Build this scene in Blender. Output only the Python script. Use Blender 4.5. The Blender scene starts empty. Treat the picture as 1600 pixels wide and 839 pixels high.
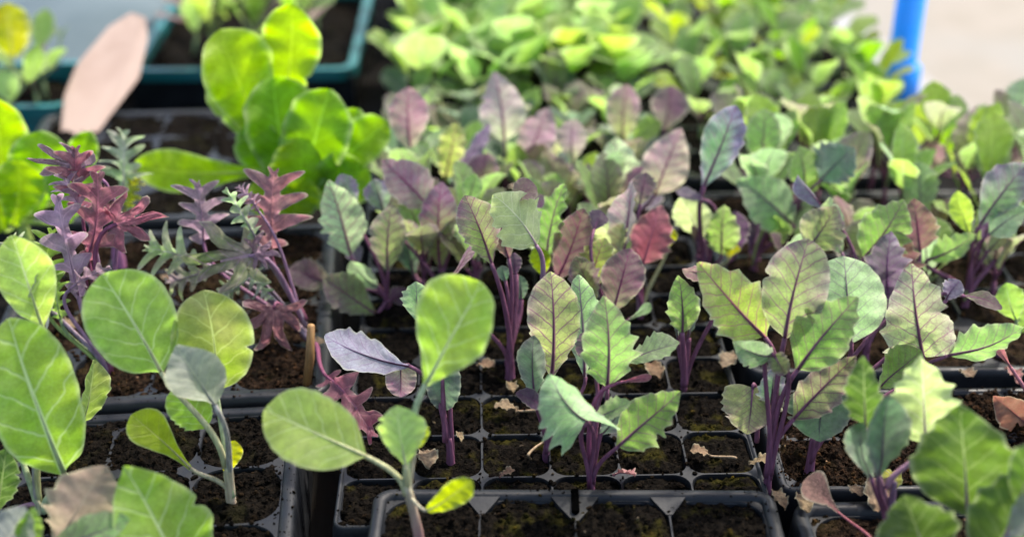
import bpy, math, random
import numpy as np
from mathutils import Vector, Matrix
R = math.radians
sc = bpy.context.scene
COL = sc.collection

# ------------------------------------------------------------ camera, sky, sun, exposure
FPX, TH, HC = 2150.0, R(29.0), 0.503
cd = bpy.data.cameras.new('camera'); cam = bpy.data.objects.new('camera', cd); COL.objects.link(cam)
cam.location = (0, 0, HC); cam.rotation_euler = (R(90) - TH, 0, 0)
cd.sensor_width = 36; cd.lens = FPX / 1600 * 36; cd.clip_start = 0.02; cd.clip_end = 200
cd.dof.use_dof = True; cd.dof.focus_distance = 0.825; cd.dof.aperture_fstop = 3.3; cd.dof.aperture_blades = 0
sc.camera = cam
SUN_DIR = Vector((0.36, 0.40, 0.84)).normalized()      # towards the sun: behind the plants, to the right
w = bpy.data.worlds.new('World'); sc.world = w; w.use_nodes = True
nt = w.node_tree; nt.nodes.clear()
sky = nt.nodes.new('ShaderNodeTexSky'); sky.sky_type = 'NISHITA'; sky.sun_disc = False
sky.sun_elevation = math.asin(SUN_DIR.z); sky.sun_rotation = math.atan2(SUN_DIR.x, SUN_DIR.y)
sky.air_density = 1.0; sky.dust_density = 3.0; sky.ozone_density = 0.6
bg = nt.nodes.new('ShaderNodeBackground'); bg.inputs['Strength'].default_value = 0.15
wo = nt.nodes.new('ShaderNodeOutputWorld')
nt.links.new(sky.outputs[0], bg.inputs[0]); nt.links.new(bg.outputs[0], wo.inputs[0])
sd = bpy.data.lights.new('sun', 'SUN'); sun = bpy.data.objects.new('sun', sd); COL.objects.link(sun)
sd.energy = 2.4; sd.angle = R(2.5); sd.color = (1.0, 0.93, 0.82)
sun.rotation_euler = SUN_DIR.to_track_quat('Z', 'Y').to_euler(); sun.location = (0.5, 0.5, 2)
sc.view_settings.view_transform = 'Standard'; sc.view_settings.look = 'None'
sc.view_settings.exposure = 1.42; sc.view_settings.gamma = 1.0
sc.view_settings.use_curve_mapping = False
sc.cycles.use_denoising = True; sc.cycles.max_bounces = 8; sc.cycles.transmission_bounces = 4
sc.cycles.diffuse_bounces = 4

# ------------------------------------------------------------ helpers
def at(px, py, Y):
    """point of the vertical plane y = Y seen at photograph position px, py"""
    u = (px - 800) / FPX; v = (419.5 - py) / FPX
    d = Vector((u, math.cos(TH) + v * math.sin(TH), -math.sin(TH) + v * math.cos(TH)))
    return Vector((0, 0, HC)) + d * (Y / d.y)
def ground(px, py, z=-0.004):
    u = (px - 800) / FPX; v = (419.5 - py) / FPX
    d = Vector((u, math.cos(TH) + v * math.sin(TH), -math.sin(TH) + v * math.cos(TH)))
    return Vector((0, 0, HC)) + d * ((z - HC) / d.z)
def tag(o, label=None, cat=None, group=None, kind=None):
    if label: o['label'] = label
    if cat: o['category'] = cat
    if group: o['group'] = group
    if kind: o['kind'] = kind
    return o
def empty(name, loc, rz=0):
    o = bpy.data.objects.new(name, None); COL.objects.link(o); o.location = loc; o.rotation_euler = (0, 0, rz)
    o.empty_display_size = 0.01
    return o
def link(name, me, parent=None, loc=None):
    o = bpy.data.objects.new(name, me); COL.objects.link(o)
    if parent: o.parent = parent
    if loc is not None: o.location = loc
    return o
class MB:
    def __init__(s): s.v = []; s.f = []; s.m = []; s.c = []; s.k = []; s.lc = []
    def add(s, verts, faces, mi=0, col=(0.5, 0.5, 0.5), vein=None, lc=None):
        b = len(s.v); s.v.extend([tuple(p) for p in verts]); n = len(verts)
        s.f.extend([tuple(i + b for i in f) for f in faces]); s.m.extend([mi] * len(faces))
        if len(col) == n and not isinstance(col[0], float): s.c.extend([(c[0], c[1], c[2], 1) for c in col])
        else: s.c.extend([(col[0], col[1], col[2], 1)] * n)
        s.k.extend([vein or (0, 0, 0, 0)] * n)
        s.lc.extend(lc if lc is not None else [(0, 0, 0)] * n)
    def box(s, lo, hi, mi=0, col=(.5, .5, .5)):
        (a, b, c), (d, e, f) = lo, hi
        V = [(a, b, c), (d, b, c), (d, e, c), (a, e, c), (a, b, f), (d, b, f), (d, e, f), (a, e, f)]
        s.add(V, [(3, 2, 1, 0), (4, 5, 6, 7), (0, 1, 5, 4), (1, 2, 6, 5), (2, 3, 7, 6), (3, 0, 4, 7)], mi, col)
    def tube(s, pts, rad, mi=0, col=(.5, .5, .5), seg=8, col2=None, flat=1.0, cap=True):
        n = len(pts); V = []; F = []; C = []
        prev = None
        for i, p in enumerate(pts):
            p = Vector(p)
            t = (Vector(pts[min(i + 1, n - 1)]) - Vector(pts[max(i - 1, 0)])).normalized()
            if prev is None:
                a = t.orthogonal().normalized()
            else:
                a = (prev - t * prev.dot(t))
                a = a.normalized() if a.length > 1e-6 else t.orthogonal().normalized()
            prev = a; b = t.cross(a)
            r = rad[i]; q = i / max(1, n - 1)
            for k in range(seg):
                an = 2 * math.pi * k / seg
                V.append(p + a * (math.cos(an) * r) + b * (math.sin(an) * r * flat))
                c2 = col2 or col
                C.append(tuple(col[j] * (1 - q) + c2[j] * q for j in range(3)))
            if i:
                o = (i - 1) * seg
                for k in range(seg):
                    F.append((o + k, o + (k + 1) % seg, o + seg + (k + 1) % seg, o + seg + k))
        if cap:
            F.append(tuple(range(seg - 1, -1, -1))); F.append(tuple((n - 1) * seg + k for k in range(seg)))
        s.add(V, F, mi, C)
    def mesh(s, name, mats, smooth=True, org=(0, 0, 0), attrs=True):
        me = bpy.data.meshes.new(name)
        V = np.array(s.v, dtype=np.float32) - np.array(org, dtype=np.float32)
        me.from_pydata(V.tolist(), [], s.f)
        for m in mats: me.materials.append(m)
        me.polygons.foreach_set('material_index', s.m)
        me.polygons.foreach_set('use_smooth', [smooth] * len(s.f))
        if attrs:
            a = me.attributes.new('col', 'FLOAT_COLOR', 'POINT'); a.data.foreach_set('color', np.array(s.c, dtype=np.float32).ravel())
            a = me.attributes.new('vein', 'FLOAT_COLOR', 'POINT'); a.data.foreach_set('color', np.array(s.k, dtype=np.float32).ravel())
            a = me.attributes.new('leafco', 'FLOAT_VECTOR', 'POINT'); a.data.foreach_set('vector', np.array(s.lc, dtype=np.float32).ravel())
        me.update()
        return me

# ------------------------------------------------------------ materials
class NT:
    def __init__(s, name):
        s.m = bpy.data.materials.new(name); s.m.use_nodes = True; s.t = s.m.node_tree; s.t.nodes.clear()
    def n(s, typ, **kw):
        o = s.t.nodes.new(typ)
        for k, v in kw.items(): setattr(o, k, v)
        return o
    def l(s, a, b): s.t.links.new(a, b)
    def put(s, sock, v):
        if isinstance(v, bpy.types.NodeSocket): s.l(v, sock)
        else: sock.default_value = v
    def M(s, op, a, b=None, c=None, clamp=False):
        o = s.n('ShaderNodeMath', operation=op); o.use_clamp = clamp
        s.put(o.inputs[0], a)
        if b is not None: s.put(o.inputs[1], b)
        if c is not None: s.put(o.inputs[2], c)
        return o.outputs[0]
    def smooth(s, v, lo, hi, a=0.0, b=1.0):
        o = s.n('ShaderNodeMapRange', interpolation_type='SMOOTHSTEP')
        s.put(o.inputs[0], v); s.put(o.inputs[1], lo); s.put(o.inputs[2], hi); s.put(o.inputs[3], a); s.put(o.inputs[4], b)
        return o.outputs[0]
    def mix(s, f, a, b, mode='MIX'):
        o = s.n('ShaderNodeMix', data_type='RGBA', blend_type=mode); o.clamp_factor = True
        s.put(o.inputs[0], f); s.put(o.inputs[6], a); s.put(o.inputs[7], b)
        return o.outputs[2]
    def noise(s, scale, vec=None, detail=3, rough=0.55, dim='3D'):
        o = s.n('ShaderNodeTexNoise', noise_dimensions=dim); o.inputs['Scale'].default_value = scale
        o.inputs['Detail'].default_value = detail; o.inputs['Roughness'].default_value = rough
        if vec is not None: s.l(vec, o.inputs['Vector'])
        return o.outputs[0]
    def attr(s, name): return s.n('ShaderNodeAttribute', attribute_name=name)
    def princ(s, col, rough=0.5, spec=0.4, bump=None, dist=0.001, strength=0.5, coat=0.0):
        p = s.n('ShaderNodeBsdfPrincipled'); s.put(p.inputs['Base Color'], col); s.put(p.inputs['Roughness'], rough)
        p.inputs['Specular IOR Level'].default_value = spec
        if bump is not None:
            b = s.n('ShaderNodeBump'); b.inputs['Distance'].default_value = dist; b.inputs['Strength'].default_value = strength
            s.l(bump, b.inputs['Height']); s.l(b.outputs[0], p.inputs['Normal'])
        return p
    def out(s, sh):
        o = s.n('ShaderNodeOutputMaterial'); s.l(sh, o.inputs[0]); return s.m

def leaf_material():
    N = NT('leaf_tissue')
    co = N.attr('leafco').outputs['Vector']; ve = N.attr('vein'); col = N.attr('col').outputs['Color']
    sp = N.n('ShaderNodeSeparateXYZ'); N.l(co, sp.inputs[0]); x, y = sp.outputs[0], sp.outputs[1]
    ax = N.M('ABSOLUTE', x); sg = N.M('GREATER_THAN', x, 0.0)
    vs_ = N.n('ShaderNodeSeparateColor'); N.l(ve.outputs['Color'], vs_.inputs[0])
    darkv = N.M('LESS_THAN', vs_.outputs[1], 0.2)
    nz = N.M('SUBTRACT', N.noise(5.0, co, 2), 0.5)
    mw = N.M('MAXIMUM', N.M('MULTIPLY', N.M('SUBTRACT', 1.08, y), 0.024), 0.0035)
    mid = N.smooth(N.M('DIVIDE', ax, mw), 0.45, 1.15, 1.0, 0.0)
    ph = N.M('ADD', N.M('MULTIPLY', N.M('SUBTRACT', y, N.M('MULTIPLY', N.M('POWER', ax, 0.85), 0.80)), N.M('MULTIPLY_ADD', darkv, 2.0, 5.5)), N.M('ADD', N.M('MULTIPLY', sg, 0.42), N.M('MULTIPLY', nz, 0.7)))
    d = N.M('ABSOLUTE', N.M('SUBTRACT', N.M('FRACT', ph), 0.5))
    hw = N.M('MAXIMUM', N.M('MULTIPLY', N.M('SUBTRACT', 0.42, ax), 0.19), 0.022)
    side = N.smooth(N.M('DIVIDE', d, hw), 0.35, 1.2, 0.85, 0.0)
    wv = N.n('ShaderNodeVectorMath', operation='ADD'); N.l(co, wv.inputs[0])
    nv = N.n('ShaderNodeTexNoise'); nv.inputs['Scale'].default_value = 7; N.l(co, nv.inputs['Vector'])
    sc_ = N.n('ShaderNodeVectorMath', operation='SCALE'); N.l(nv.outputs['Color'], sc_.inputs[0]); sc_.inputs['Scale'].default_value = 0.09
    N.l(sc_.outputs[0], wv.inputs[1])
    vo = N.n('ShaderNodeTexVoronoi', feature='DISTANCE_TO_EDGE'); vo.inputs['Scale'].default_value = 13; N.l(wv.outputs[0], vo.inputs['Vector'])
    fine = N.smooth(vo.outputs['Distance'], 0.008, 0.055, 0.5, 0.0)
    fine = N.M('MULTIPLY', fine, N.M('MULTIPLY_ADD', darkv, 0.75, 0.25))
    vf = N.M('MAXIMUM', N.M('MULTIPLY', N.M('MAXIMUM', side, fine), ve.outputs['Alpha']), N.M('MULTIPLY', mid, 0.92))
    mott = N.smooth(N.noise(9, co, 4, 0.6), 0.25, 0.75, 0.80, 1.16)
    fine_m = N.smooth(N.noise(70, co, 2, 0.6), 0.2, 0.8, 0.86, 1.12)
    mm = N.M('MULTIPLY', mott, fine_m)
    c1 = N.mix(1.0, col, N.n('ShaderNodeCombineColor').outputs[0], 'MULTIPLY')
    cc = N.n('ShaderNodeCombineColor'); [N.l(mm, cc.inputs[k]) for k in range(3)]
    c1 = N.mix(1.0, col, cc.outputs[0], 'MULTIPLY')
    c2 = N.mix(vf, c1, ve.outputs['Color'])
    c2 = N.mix(N.smooth(N.noise(3.5, co, 5, 0.7), 0.42, 0.70, 0.0, 0.09), c2, (0.32, 0.36, 0.24, 1))
    geo = N.n('ShaderNodeNewGeometry')
    c3 = N.mix(N.M('MULTIPLY', geo.outputs['Backfacing'], 0.42), c2, (0.27, 0.32, 0.25, 1))
    # the tissue between the veins bulges a little
    h = N.M('ADD', N.M('MULTIPLY', N.M('MAXIMUM', mid, side), -0.9), N.M('ADD', N.M('MULTIPLY', fine, -0.35), N.M('MULTIPLY', N.noise(26, co, 3), 0.5)))
    p = N.princ(c3, N.smooth(N.noise(12, co, 2), 0.3, 0.7, 0.46, 0.62), 0.35, h, 0.0008, 0.55)
    hs = N.n('ShaderNodeHueSaturation'); hs.inputs['Saturation'].default_value = 1.12; hs.inputs['Value'].default_value = 2.3
    N.l(c2, hs.inputs['Color'])
    tr = N.n('ShaderNodeBsdfTranslucent'); N.l(hs.outputs[0], tr.inputs['Color'])
    ms = N.n('ShaderNodeMixShader'); ms.inputs[0].default_value = 0.52
    N.l(p.outputs[0], ms.inputs[1]); N.l(tr.outputs[0], ms.inputs[2])
    return N.out(ms.outputs[0])
LEAF = leaf_material()
def stalk_material():
    N = NT('stalk_skin')
    col = N.attr('col').outputs['Color']; tc = N.n('ShaderNodeTexCoord').outputs['Object']
    mp = N.n('ShaderNodeMapping'); mp.inputs['Scale'].default_value = (1, 1, 0.12); N.l(tc, mp.inputs[0])
    m = N.smooth(N.noise(500, mp.outputs[0], 3), 0.3, 0.7, 0.72, 1.25)
    cc = N.n('ShaderNodeCombineColor'); [N.l(m, cc.inputs[k]) for k in range(3)]
    c = N.mix(1.0, col, cc.outputs[0], 'MULTIPLY')
    p = N.princ(c, 0.50, 0.22, N.noise(900, mp.outputs[0], 2), 0.0004, 0.4)
    p.inputs['Subsurface Weight'].default_value = 0.15; p.inputs['Subsurface Radius'].default_value = (0.004, 0.002, 0.002)
    p.inputs['Subsurface Scale'].default_value = 0.5
    return N.out(p.outputs[0])
STALK = stalk_material()
def soil_material(name, dark, lite, moss, mossamt):
    N = NT(name)
    tc = N.n('ShaderNodeTexCoord').outputs['Object']
    a = N.noise(260, tc, 4, 0.7); b = N.noise(38, tc, 3, 0.6); g = N.noise(700, tc, 2, 0.6)
    c = N.mix(N.smooth(a, 0.40, 0.72), dark, lite)
    c = N.mix(N.smooth(g, 0.58, 0.75, 0, 0.7), c, (lite[0] * 1.9, lite[1] * 1.7, lite[2] * 1.4, 1))
    if mossamt: c = N.mix(N.M('MULTIPLY', N.smooth(b, 0.52, 0.68), N.smooth(a, 0.35, 0.6, 0.25, mossamt)), c, moss)
    col = N.attr('col'); c = N.mix(col.outputs['Alpha'], c, N.mix(1.0, c, col.outputs['Color'], 'MULTIPLY'))
    p = N.princ(c, 0.9, 0.04, N.M('ADD', a, N.M('MULTIPLY', g, 0.5)), 0.0025, 0.9)
    return N.out(p.outputs[0])
SOIL_DARK = soil_material('dark_potting_soil', (0.0022, 0.0017, 0.0013, 1), (0.0105, 0.008, 0.0057, 1), (0.034, 0.030, 0.004, 1), 0.8)
SOIL_PLAIN = soil_material('plain_potting_soil', (0.0022, 0.0017, 0.0013, 1), (0.0105, 0.008, 0.0056, 1), (0.02, 0.02, 0.005, 1), 0.25)
SOIL_BROWN = soil_material('brown_potting_soil', (0.0050, 0.0032, 0.002, 1), (0.034, 0.020, 0.012, 1), (0.04, 0.032, 0.008, 1), 0.2)
def plastic(name, col, rough=0.42, dust=(0.13, 0.125, 0.115, 1), dustamt=0.5, spec=0.5):
    N = NT(name); tc = N.n('ShaderNodeTexCoord').outputs['Object']
    a = N.noise(45, tc, 5, 0.65); b = N.noise(420, tc, 3, 0.7)
    f = N.M('MULTIPLY', N.smooth(N.M('ADD', N.M('MULTIPLY', a, 0.7), N.M('MULTIPLY', b, 0.3)), 0.45, 0.72), dustamt)
    c = N.mix(f, col, dust)
    c = N.mix(N.smooth(b, 0.70, 0.78, 0, 0.5), c, (0.02, 0.015, 0.01, 1))
    p = N.princ(c, N.smooth(a, 0.3, 0.7, rough - 0.1, rough + 0.2), spec, b, 0.0004, 0.3)
    return N.out(p.outputs[0])
BLACK = plastic('black_tray_plastic', (0.0075, 0.0085, 0.0105, 1), 0.40, (0.024, 0.025, 0.028, 1), 0.45, 0.28)
SLOT_SHADE = plastic('slot_darkness', (0.001, 0.001, 0.001, 1), 0.95, (0.003, 0.003, 0.003, 1), 0.3, 0.0)
TEAL = plastic('teal_crate_plastic', (0.006, 0.12, 0.125, 1), 0.4, (0.06, 0.13, 0.13, 1), 0.3)
BLUE = plastic('blue_pipe_plastic', (0.0, 0.24, 0.78, 1), 0.35, (0.02, 0.22, 0.62, 1), 0.25)
BENCH = plastic('bench_fabric', (0.006, 0.0055, 0.005, 1), 0.85, (0.012, 0.009, 0.007, 1), 0.8, 0.05)
def plain(name, c1, c2, scale, rough=0.8, bump=0.002, c3=None, s3=1.5):
    N = NT(name); tc = N.n('ShaderNodeTexCoord').outputs['Object']
    a = N.noise(scale, tc, 6, 0.65)
    c = N.mix(N.smooth(a, 0.3, 0.7), c1, c2)
    if c3: c = N.mix(N.smooth(N.noise(s3, tc, 3), 0.42, 0.62), c, c3)
    p = N.princ(c, rough, 0.3, a, bump, 0.6)
    return N.out(p.outputs[0])
CONC = plain('pale_concrete', (0.21, 0.185, 0.145, 1), (0.25, 0.22, 0.18, 1), 9, 0.85, 0.003, (0.23, 0.215, 0.185, 1))
WHITE = plain('white_kerb', (0.25, 0.245, 0.24, 1), (0.28, 0.275, 0.27, 1), 30, 0.7)
SLATE = plain('slate_sheet', (0.060, 0.088, 0.098, 1), (0.085, 0.115, 0.125, 1), 8, 0.7)
WOOD = plain('pale_wood', (0.25, 0.175, 0.135, 1), (0.34, 0.245, 0.195, 1), 14, 0.7, 0.002, (0.34, 0.25, 0.20, 1), 25)
def dry_material():
    N = NT('dry_leaf'); col = N.attr('col').outputs['Color']; co = N.attr('leafco').outputs['Vector']
    m = N.smooth(N.noise(10, co, 5, 0.7), 0.3, 0.7, 0.55, 1.25)
    cc = N.n('ShaderNodeCombineColor'); [N.l(m, cc.inputs[k]) for k in range(3)]
    c = N.mix(1.0, col, cc.outputs[0], 'MULTIPLY')
    p = N.princ(c, 0.7, 0.3, N.noise(30, co, 4), 0.001, 0.7)
    tr = N.n('ShaderNodeBsdfTranslucent'); N.l(c, tr.inputs['Color'])
    ms = N.n('ShaderNodeMixShader'); ms.inputs[0].default_value = 0.2
    N.l(p.outputs[0], ms.inputs[1]); N.l(tr.outputs[0], ms.inputs[2])
    return N.out(ms.outputs[0])
DRY = dry_material()

# ------------------------------------------------------------ the place: floor, bench, trays
def sheet(name, x0, x1, y0, y1, z, m, kind='structure'):
    b = MB(); b.add([(x0, y0, z), (x1, y0, z), (x1, y1, z), (x0, y1, z)], [(0, 1, 2, 3)])
    o = link(name, b.mesh(name, [m], False, attrs=False)); tag(o, kind=kind); return o
sheet('ground', -60, 60, -20, 90, -0.80, CONC)
kb = MB()
def kerb_pt(px, py, z=-0.796):
    p = ground(px, py, z); return (p.x, p.y, z)
a, b_, c_, d_ = kerb_pt(1130, -140), kerb_pt(1420, 100), kerb_pt(1700, 330), kerb_pt(1300, 330)
kb.add([d_, c_, b_, a], [(0, 1, 2, 3)])
tag(link('path', kb.mesh('path', [WHITE], False, attrs=False)), kind='structure')

bench = empty('potting_bench', (0, 0.9, -0.80))
tag(bench, 'wide potting bench covered in black fabric beneath all the trays', 'bench')
bm_ = MB()
BP = [(-1.3, -0.1), (0.75, -0.1), (0.62, 0.85), (0.46, 1.16), (0.37, 1.62), (0.36, 2.15), (-1.3, 2.15)]
n = len(BP)
bm_.add([(x, y, -0.052) for x, y in BP] + [(x, y, -0.085) for x, y in BP],
        [tuple(range(n)), tuple(range(2 * n - 1, n - 1, -1))] + [(i, n + i, n + (i + 1) % n, (i + 1) % n) for i in range(n)])
link('bench_top', bm_.mesh('bench_top', [BENCH], False, (0, 0.9, -0.80), attrs=False), bench)
for x, y in ((-1.2, 0), (0.65, 0), (0.30, 2.05), (-1.2, 2.05)):
    q = MB(); q.box((x - 0.025, y - 0.025, -0.80), (x + 0.025, y + 0.025, -0.0855))
    link('leg', q.mesh('leg', [BLACK], False, (0, 0.9, -0.80), attrs=False), bench)

def rrect(x0, y0, x1, y1, r, k=6):
    P = []
    for cx, cy, a0 in ((x1 - r, y0 + r, -90), (x1 - r, y1 - r, 0), (x0 + r, y1 - r, 90), (x0 + r, y0 + r, 180)):
        for i in range(k + 1):
            a = R(a0 + 90 * i / k); P.append((cx + r * math.cos(a), cy + r * math.sin(a)))
    return P
def fbm(nx, ny, step, rng, scales):
    """sum of smooth lattice noises over a grid"""
    out = np.zeros((ny, nx))
    for size, amp in scales:
        gx, gy = int(nx * step / size) + 3, int(ny * step / size) + 3
        L = rng.standard_normal((gy, gx))
        X = np.arange(nx) * step / size; Y = np.arange(ny) * step / size
        ix = X.astype(int); iy = Y.astype(int); fx = X - ix; fy = Y - iy
        fx = fx * fx * (3 - 2 * fx); fy = fy * fy * (3 - 2 * fy)
        a = L[iy][:, ix]; b = L[iy][:, ix + 1]; c = L[iy + 1][:, ix]; d = L[iy + 1][:, ix + 1]
        out += amp * ((a * (1 - fx) + b * fx) * (1 - fy[:, None]) + (c * (1 - fx) + d * fx) * fy[:, None])
    return out
ICO = [(0, 0, 1), (.89, 0, .45), (.28, .85, .45), (-.72, .53, .45), (-.72, -.53, .45), (.28, -.85, .45), (.72, .53, -.45), (-.28, .85, -.45), (-.89, 0, -.45), (-.28, -.85, -.45), (.72, -.53, -.45), (0, 0, -1)]
ICF = [(0, 1, 2), (0, 2, 3), (0, 3, 4), (0, 4, 5), (0, 5, 1), (1, 6, 2), (2, 7, 3), (3, 8, 4), (4, 9, 5), (5, 10, 1), (2, 6, 7), (3, 7, 8), (4, 8, 9), (5, 9, 10), (1, 10, 6), (6, 11, 7), (7, 11, 8), (8, 11, 9), (9, 11, 10), (10, 11, 6)]
def tray(label, org, rot, cols, rows, px, py, wall, r, rim, soil_z, soil_m, z=0.0, seed=1, step=0.0016, crumbs=900, lip=0.0025, slot=None, soil_label=None, rough=1.0):
    W, D = cols * px, rows * py
    root = empty('seed_tray', (org[0], org[1], z), R(rot))
    tag(root, label, 'seed tray', 'black plastic seed trays on the bench')
    g = MB()                                                     # the web between the cells, and the cell walls
    ax, ay = px / 2 - wall, py / 2 - wall
    inner = rrect(-ax, -ay, ax, ay, min(r, ax * 0.98, ay * 0.98), 7); K = len(inner)
    def outer(p):                                                # same direction, on the border of the square
        x, y = p; s = max(abs(x) / (px / 2), abs(y) / (py / 2)); return (x / s, y / s)
    for i in range(cols):
        for j in range(rows):
            cx, cy = (i + .5) * px, (j + .5) * py
            V = [(cx + outer(p)[0], cy + outer(p)[1], 0) for p in inner]
            V += [(cx + p[0], cy + p[1], 0) for p in inner]
            V += [(cx + p[0] * .985, cy + p[1] * .985, -0.0010) for p in inner]
            V += [(cx + p[0] * .90, cy + p[1] * .90, -0.022) for p in inner]
            F = []
            for q in range(3):
                for k in range(K):
                    k2 = (k + 1) % K
                    F.append((q * K + k, q * K + k2, (q + 1) * K + k2, (q + 1) * K + k))
            g.add(V, F)
            for sx in (-1, 1):                                   # the four corner points of the square
                for sy in (-1, 1):
                    C = (cx + sx * px / 2, cy + sy * py / 2, 0)
                    cand = [k for k in range(K) if (inner[k][0] * sx > 0 and inner[k][1] * sy > 0)]
                    os_ = [(abs(outer(inner[k])[0]) > px / 2 - 1e-6 and abs(outer(inner[k])[1]) > py / 2 - 1e-6) for k in cand]
                    if not any(os_):
                        for k in cand:
                            k2 = (k + 1) % K
                            if k2 in cand:
                                o1, o2 = outer(inner[k]), outer(inner[k2])
                                if (abs(abs(o1[0]) - px / 2) < 1e-6) != (abs(abs(o2[0]) - px / 2) < 1e-6):
                                    g.add([(cx + o1[0], cy + o1[1], 0), C, (cx + o2[0], cy + o2[1], 0)], [(0, 1, 2)])
    link('cell_web', g.mesh('cell_web', [BLACK], False, attrs=False), root)
    b = MB(); loops = []
    prof = [(-0.0012, -0.0015), (0.0003, 0.0008), (0.0012, lip), (rim * 0.75, lip), (rim, lip - 0.0012), (rim + 0.0006, -0.004), (rim + 0.0035, -0.048)]
    for o, zz in prof: loops.append([(x, y, zz) for x, y in rrect(-o, -o, W + o, D + o, max(0.003, 0.004 + o), 6)])
    K2 = len(loops[0])
    for L in loops: b.v.extend(L); b.c.extend([(0, 0, 0, 1)] * K2); b.k.extend([(0, 0, 0, 0)] * K2); b.lc.extend([(0, 0, 0)] * K2)
    for q in range(len(loops) - 1):
        for k in range(K2):
            k2 = (k + 1) % K2
            b.f.append((q * K2 + k, q * K2 + k2, (q + 1) * K2 + k2, (q + 1) * K2 + k)); b.m.append(0)
    b.f = [tuple(reversed(f)) for f in b.f] if False else b.f
    link('rim', b.mesh('rim', [BLACK], True, attrs=False), root)
    if slot:
        fl = MB()
        for cx_, hw_, dp_ in ((slot[0], .0135, .0185), (slot[0] + .0525, .0100, .0130), (slot[0] - .0525, .0100, .0130)):
            y0 = D + .0005; V = [(cx_ - hw_, y0, lip - .0006), (cx_ + hw_, y0, lip - .0006), (cx_ + hw_ * .62, y0 - dp_ * .5, lip - .0012), (cx_ + .0016, y0 - dp_, lip - .0026), (cx_ - .0016, y0 - dp_, lip - .0026), (cx_ - hw_ * .62, y0 - dp_ * .5, lip - .0012)]
            V += [(x, y, z_ - .006) for x, y, z_ in V]
            fl.add(V, [(5, 4, 3, 2, 1, 0)] + [(k, (k + 1) % 6, 6 + (k + 1) % 6, 6 + k) for k in range(6)])
            link('corner_flap', fl.mesh('corner_flap', [BLACK], False, attrs=False), root); fl = MB()
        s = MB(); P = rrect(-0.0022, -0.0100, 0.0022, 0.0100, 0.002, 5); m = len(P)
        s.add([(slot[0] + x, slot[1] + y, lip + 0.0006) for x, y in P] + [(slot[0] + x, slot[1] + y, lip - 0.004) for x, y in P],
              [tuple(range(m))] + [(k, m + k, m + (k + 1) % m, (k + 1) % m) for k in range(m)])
        link('slot', s.mesh('slot', [SLOT_SHADE], False, attrs=False), root)  # raised near-black piece; its colour stands in for the shade inside the slot
    # soil filling the cells
    rng = np.random.default_rng(seed)
    nx, ny = int(W / step) + 1, int(D / step) + 1
    H = soil_z + rough * (fbm(nx, ny, step, rng, [(0.02, .0009), (0.007, .0010), (0.0032, .0011)]) + np.abs(rng.standard_normal((ny, nx))) * 0.0005)
    X, Y = np.meshgrid(np.linspace(0.001, W - 0.001, nx), np.linspace(0.001, D - 0.001, ny))
    fx = np.abs(((X / px) % 1) - .5) * 2; fy = np.abs(((Y / py) % 1) - .5) * 2
    H -= 0.002 * np.maximum(fx, fy) ** 6
    s = MB(); V = np.stack([X, Y, H], -1).reshape(-1, 3)
    F = [(j * nx + i, j * nx + i + 1, (j + 1) * nx + i + 1, (j + 1) * nx + i) for j in range(ny - 1) for i in range(nx - 1)]
    s.v = V.tolist(); s.f = F; s.m = [0] * len(F); s.c = [(1, 1, 1, 0)] * len(V); s.k = [(0, 0, 0, 0)] * len(V); s.lc = [(0, 0, 0)] * len(V)
    rr = random.Random(seed)
    for q in range(crumbs):
        i, j = rr.randrange(nx), rr.randrange(ny); t = rr.random()
        rad = 0.0006 + 0.0017 * t * t * t
        M = Matrix.Rotation(rr.random() * 6.28, 3, Vector((rr.gauss(0, 1), rr.gauss(0, 1), rr.gauss(0, 1))).normalized())
        sx = Vector((rad * rr.uniform(.7, 1.6), rad * rr.uniform(.6, 1.1), rad * rr.uniform(.5, .9)))
        pos = Vector((X[j, i], Y[j, i], (max(H[j, i], 0.0) if max(fx[j, i], fy[j, i]) > .93 else H[j, i]) + rad * 0.3))
        if q % 15 == 0:
            e = rr.uniform(0, rim * .9); side_ = rr.randrange(4); tq = rr.random(); rad *= .45; sx = sx * .45; tint = rr.choice([(1.5, 1.3, 1.1), (2.2, 1.8, 1.3), (3, 2.6, 2)])
            pos = Vector([(tq * W, -e, lip), (tq * W, D + e, lip), (-e, tq * D, lip), (W + e, tq * D, lip)][side_]) + Vector((0, 0, rad * .4))
        tint = rr.choice([(1, 1, 1), (.6, .6, .6), (1.5, 1.3, 1.1), (2.2, 1.8, 1.3), (.8, .8, .8)])
        if rr.random() < 0.022: tint = (14, 14, 13); sx *= 0.55
        V2 = [pos + M @ Vector((v[0] * sx.x * rr.uniform(.8, 1.2), v[1] * sx.y, v[2] * sx.z)) for v in ICO]
        s.add(V2, ICF, 0, tint)
    so = link('potting_soil', s.mesh('potting_soil', [soil_m], False), None, (org[0], org[1], z)); so.rotation_euler = (0, 0, R(rot))
    tag(so, soil_label or 'dark crumbly potting soil filling the cells of a seed tray', 'soil', None, 'stuff')
    return root

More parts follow.
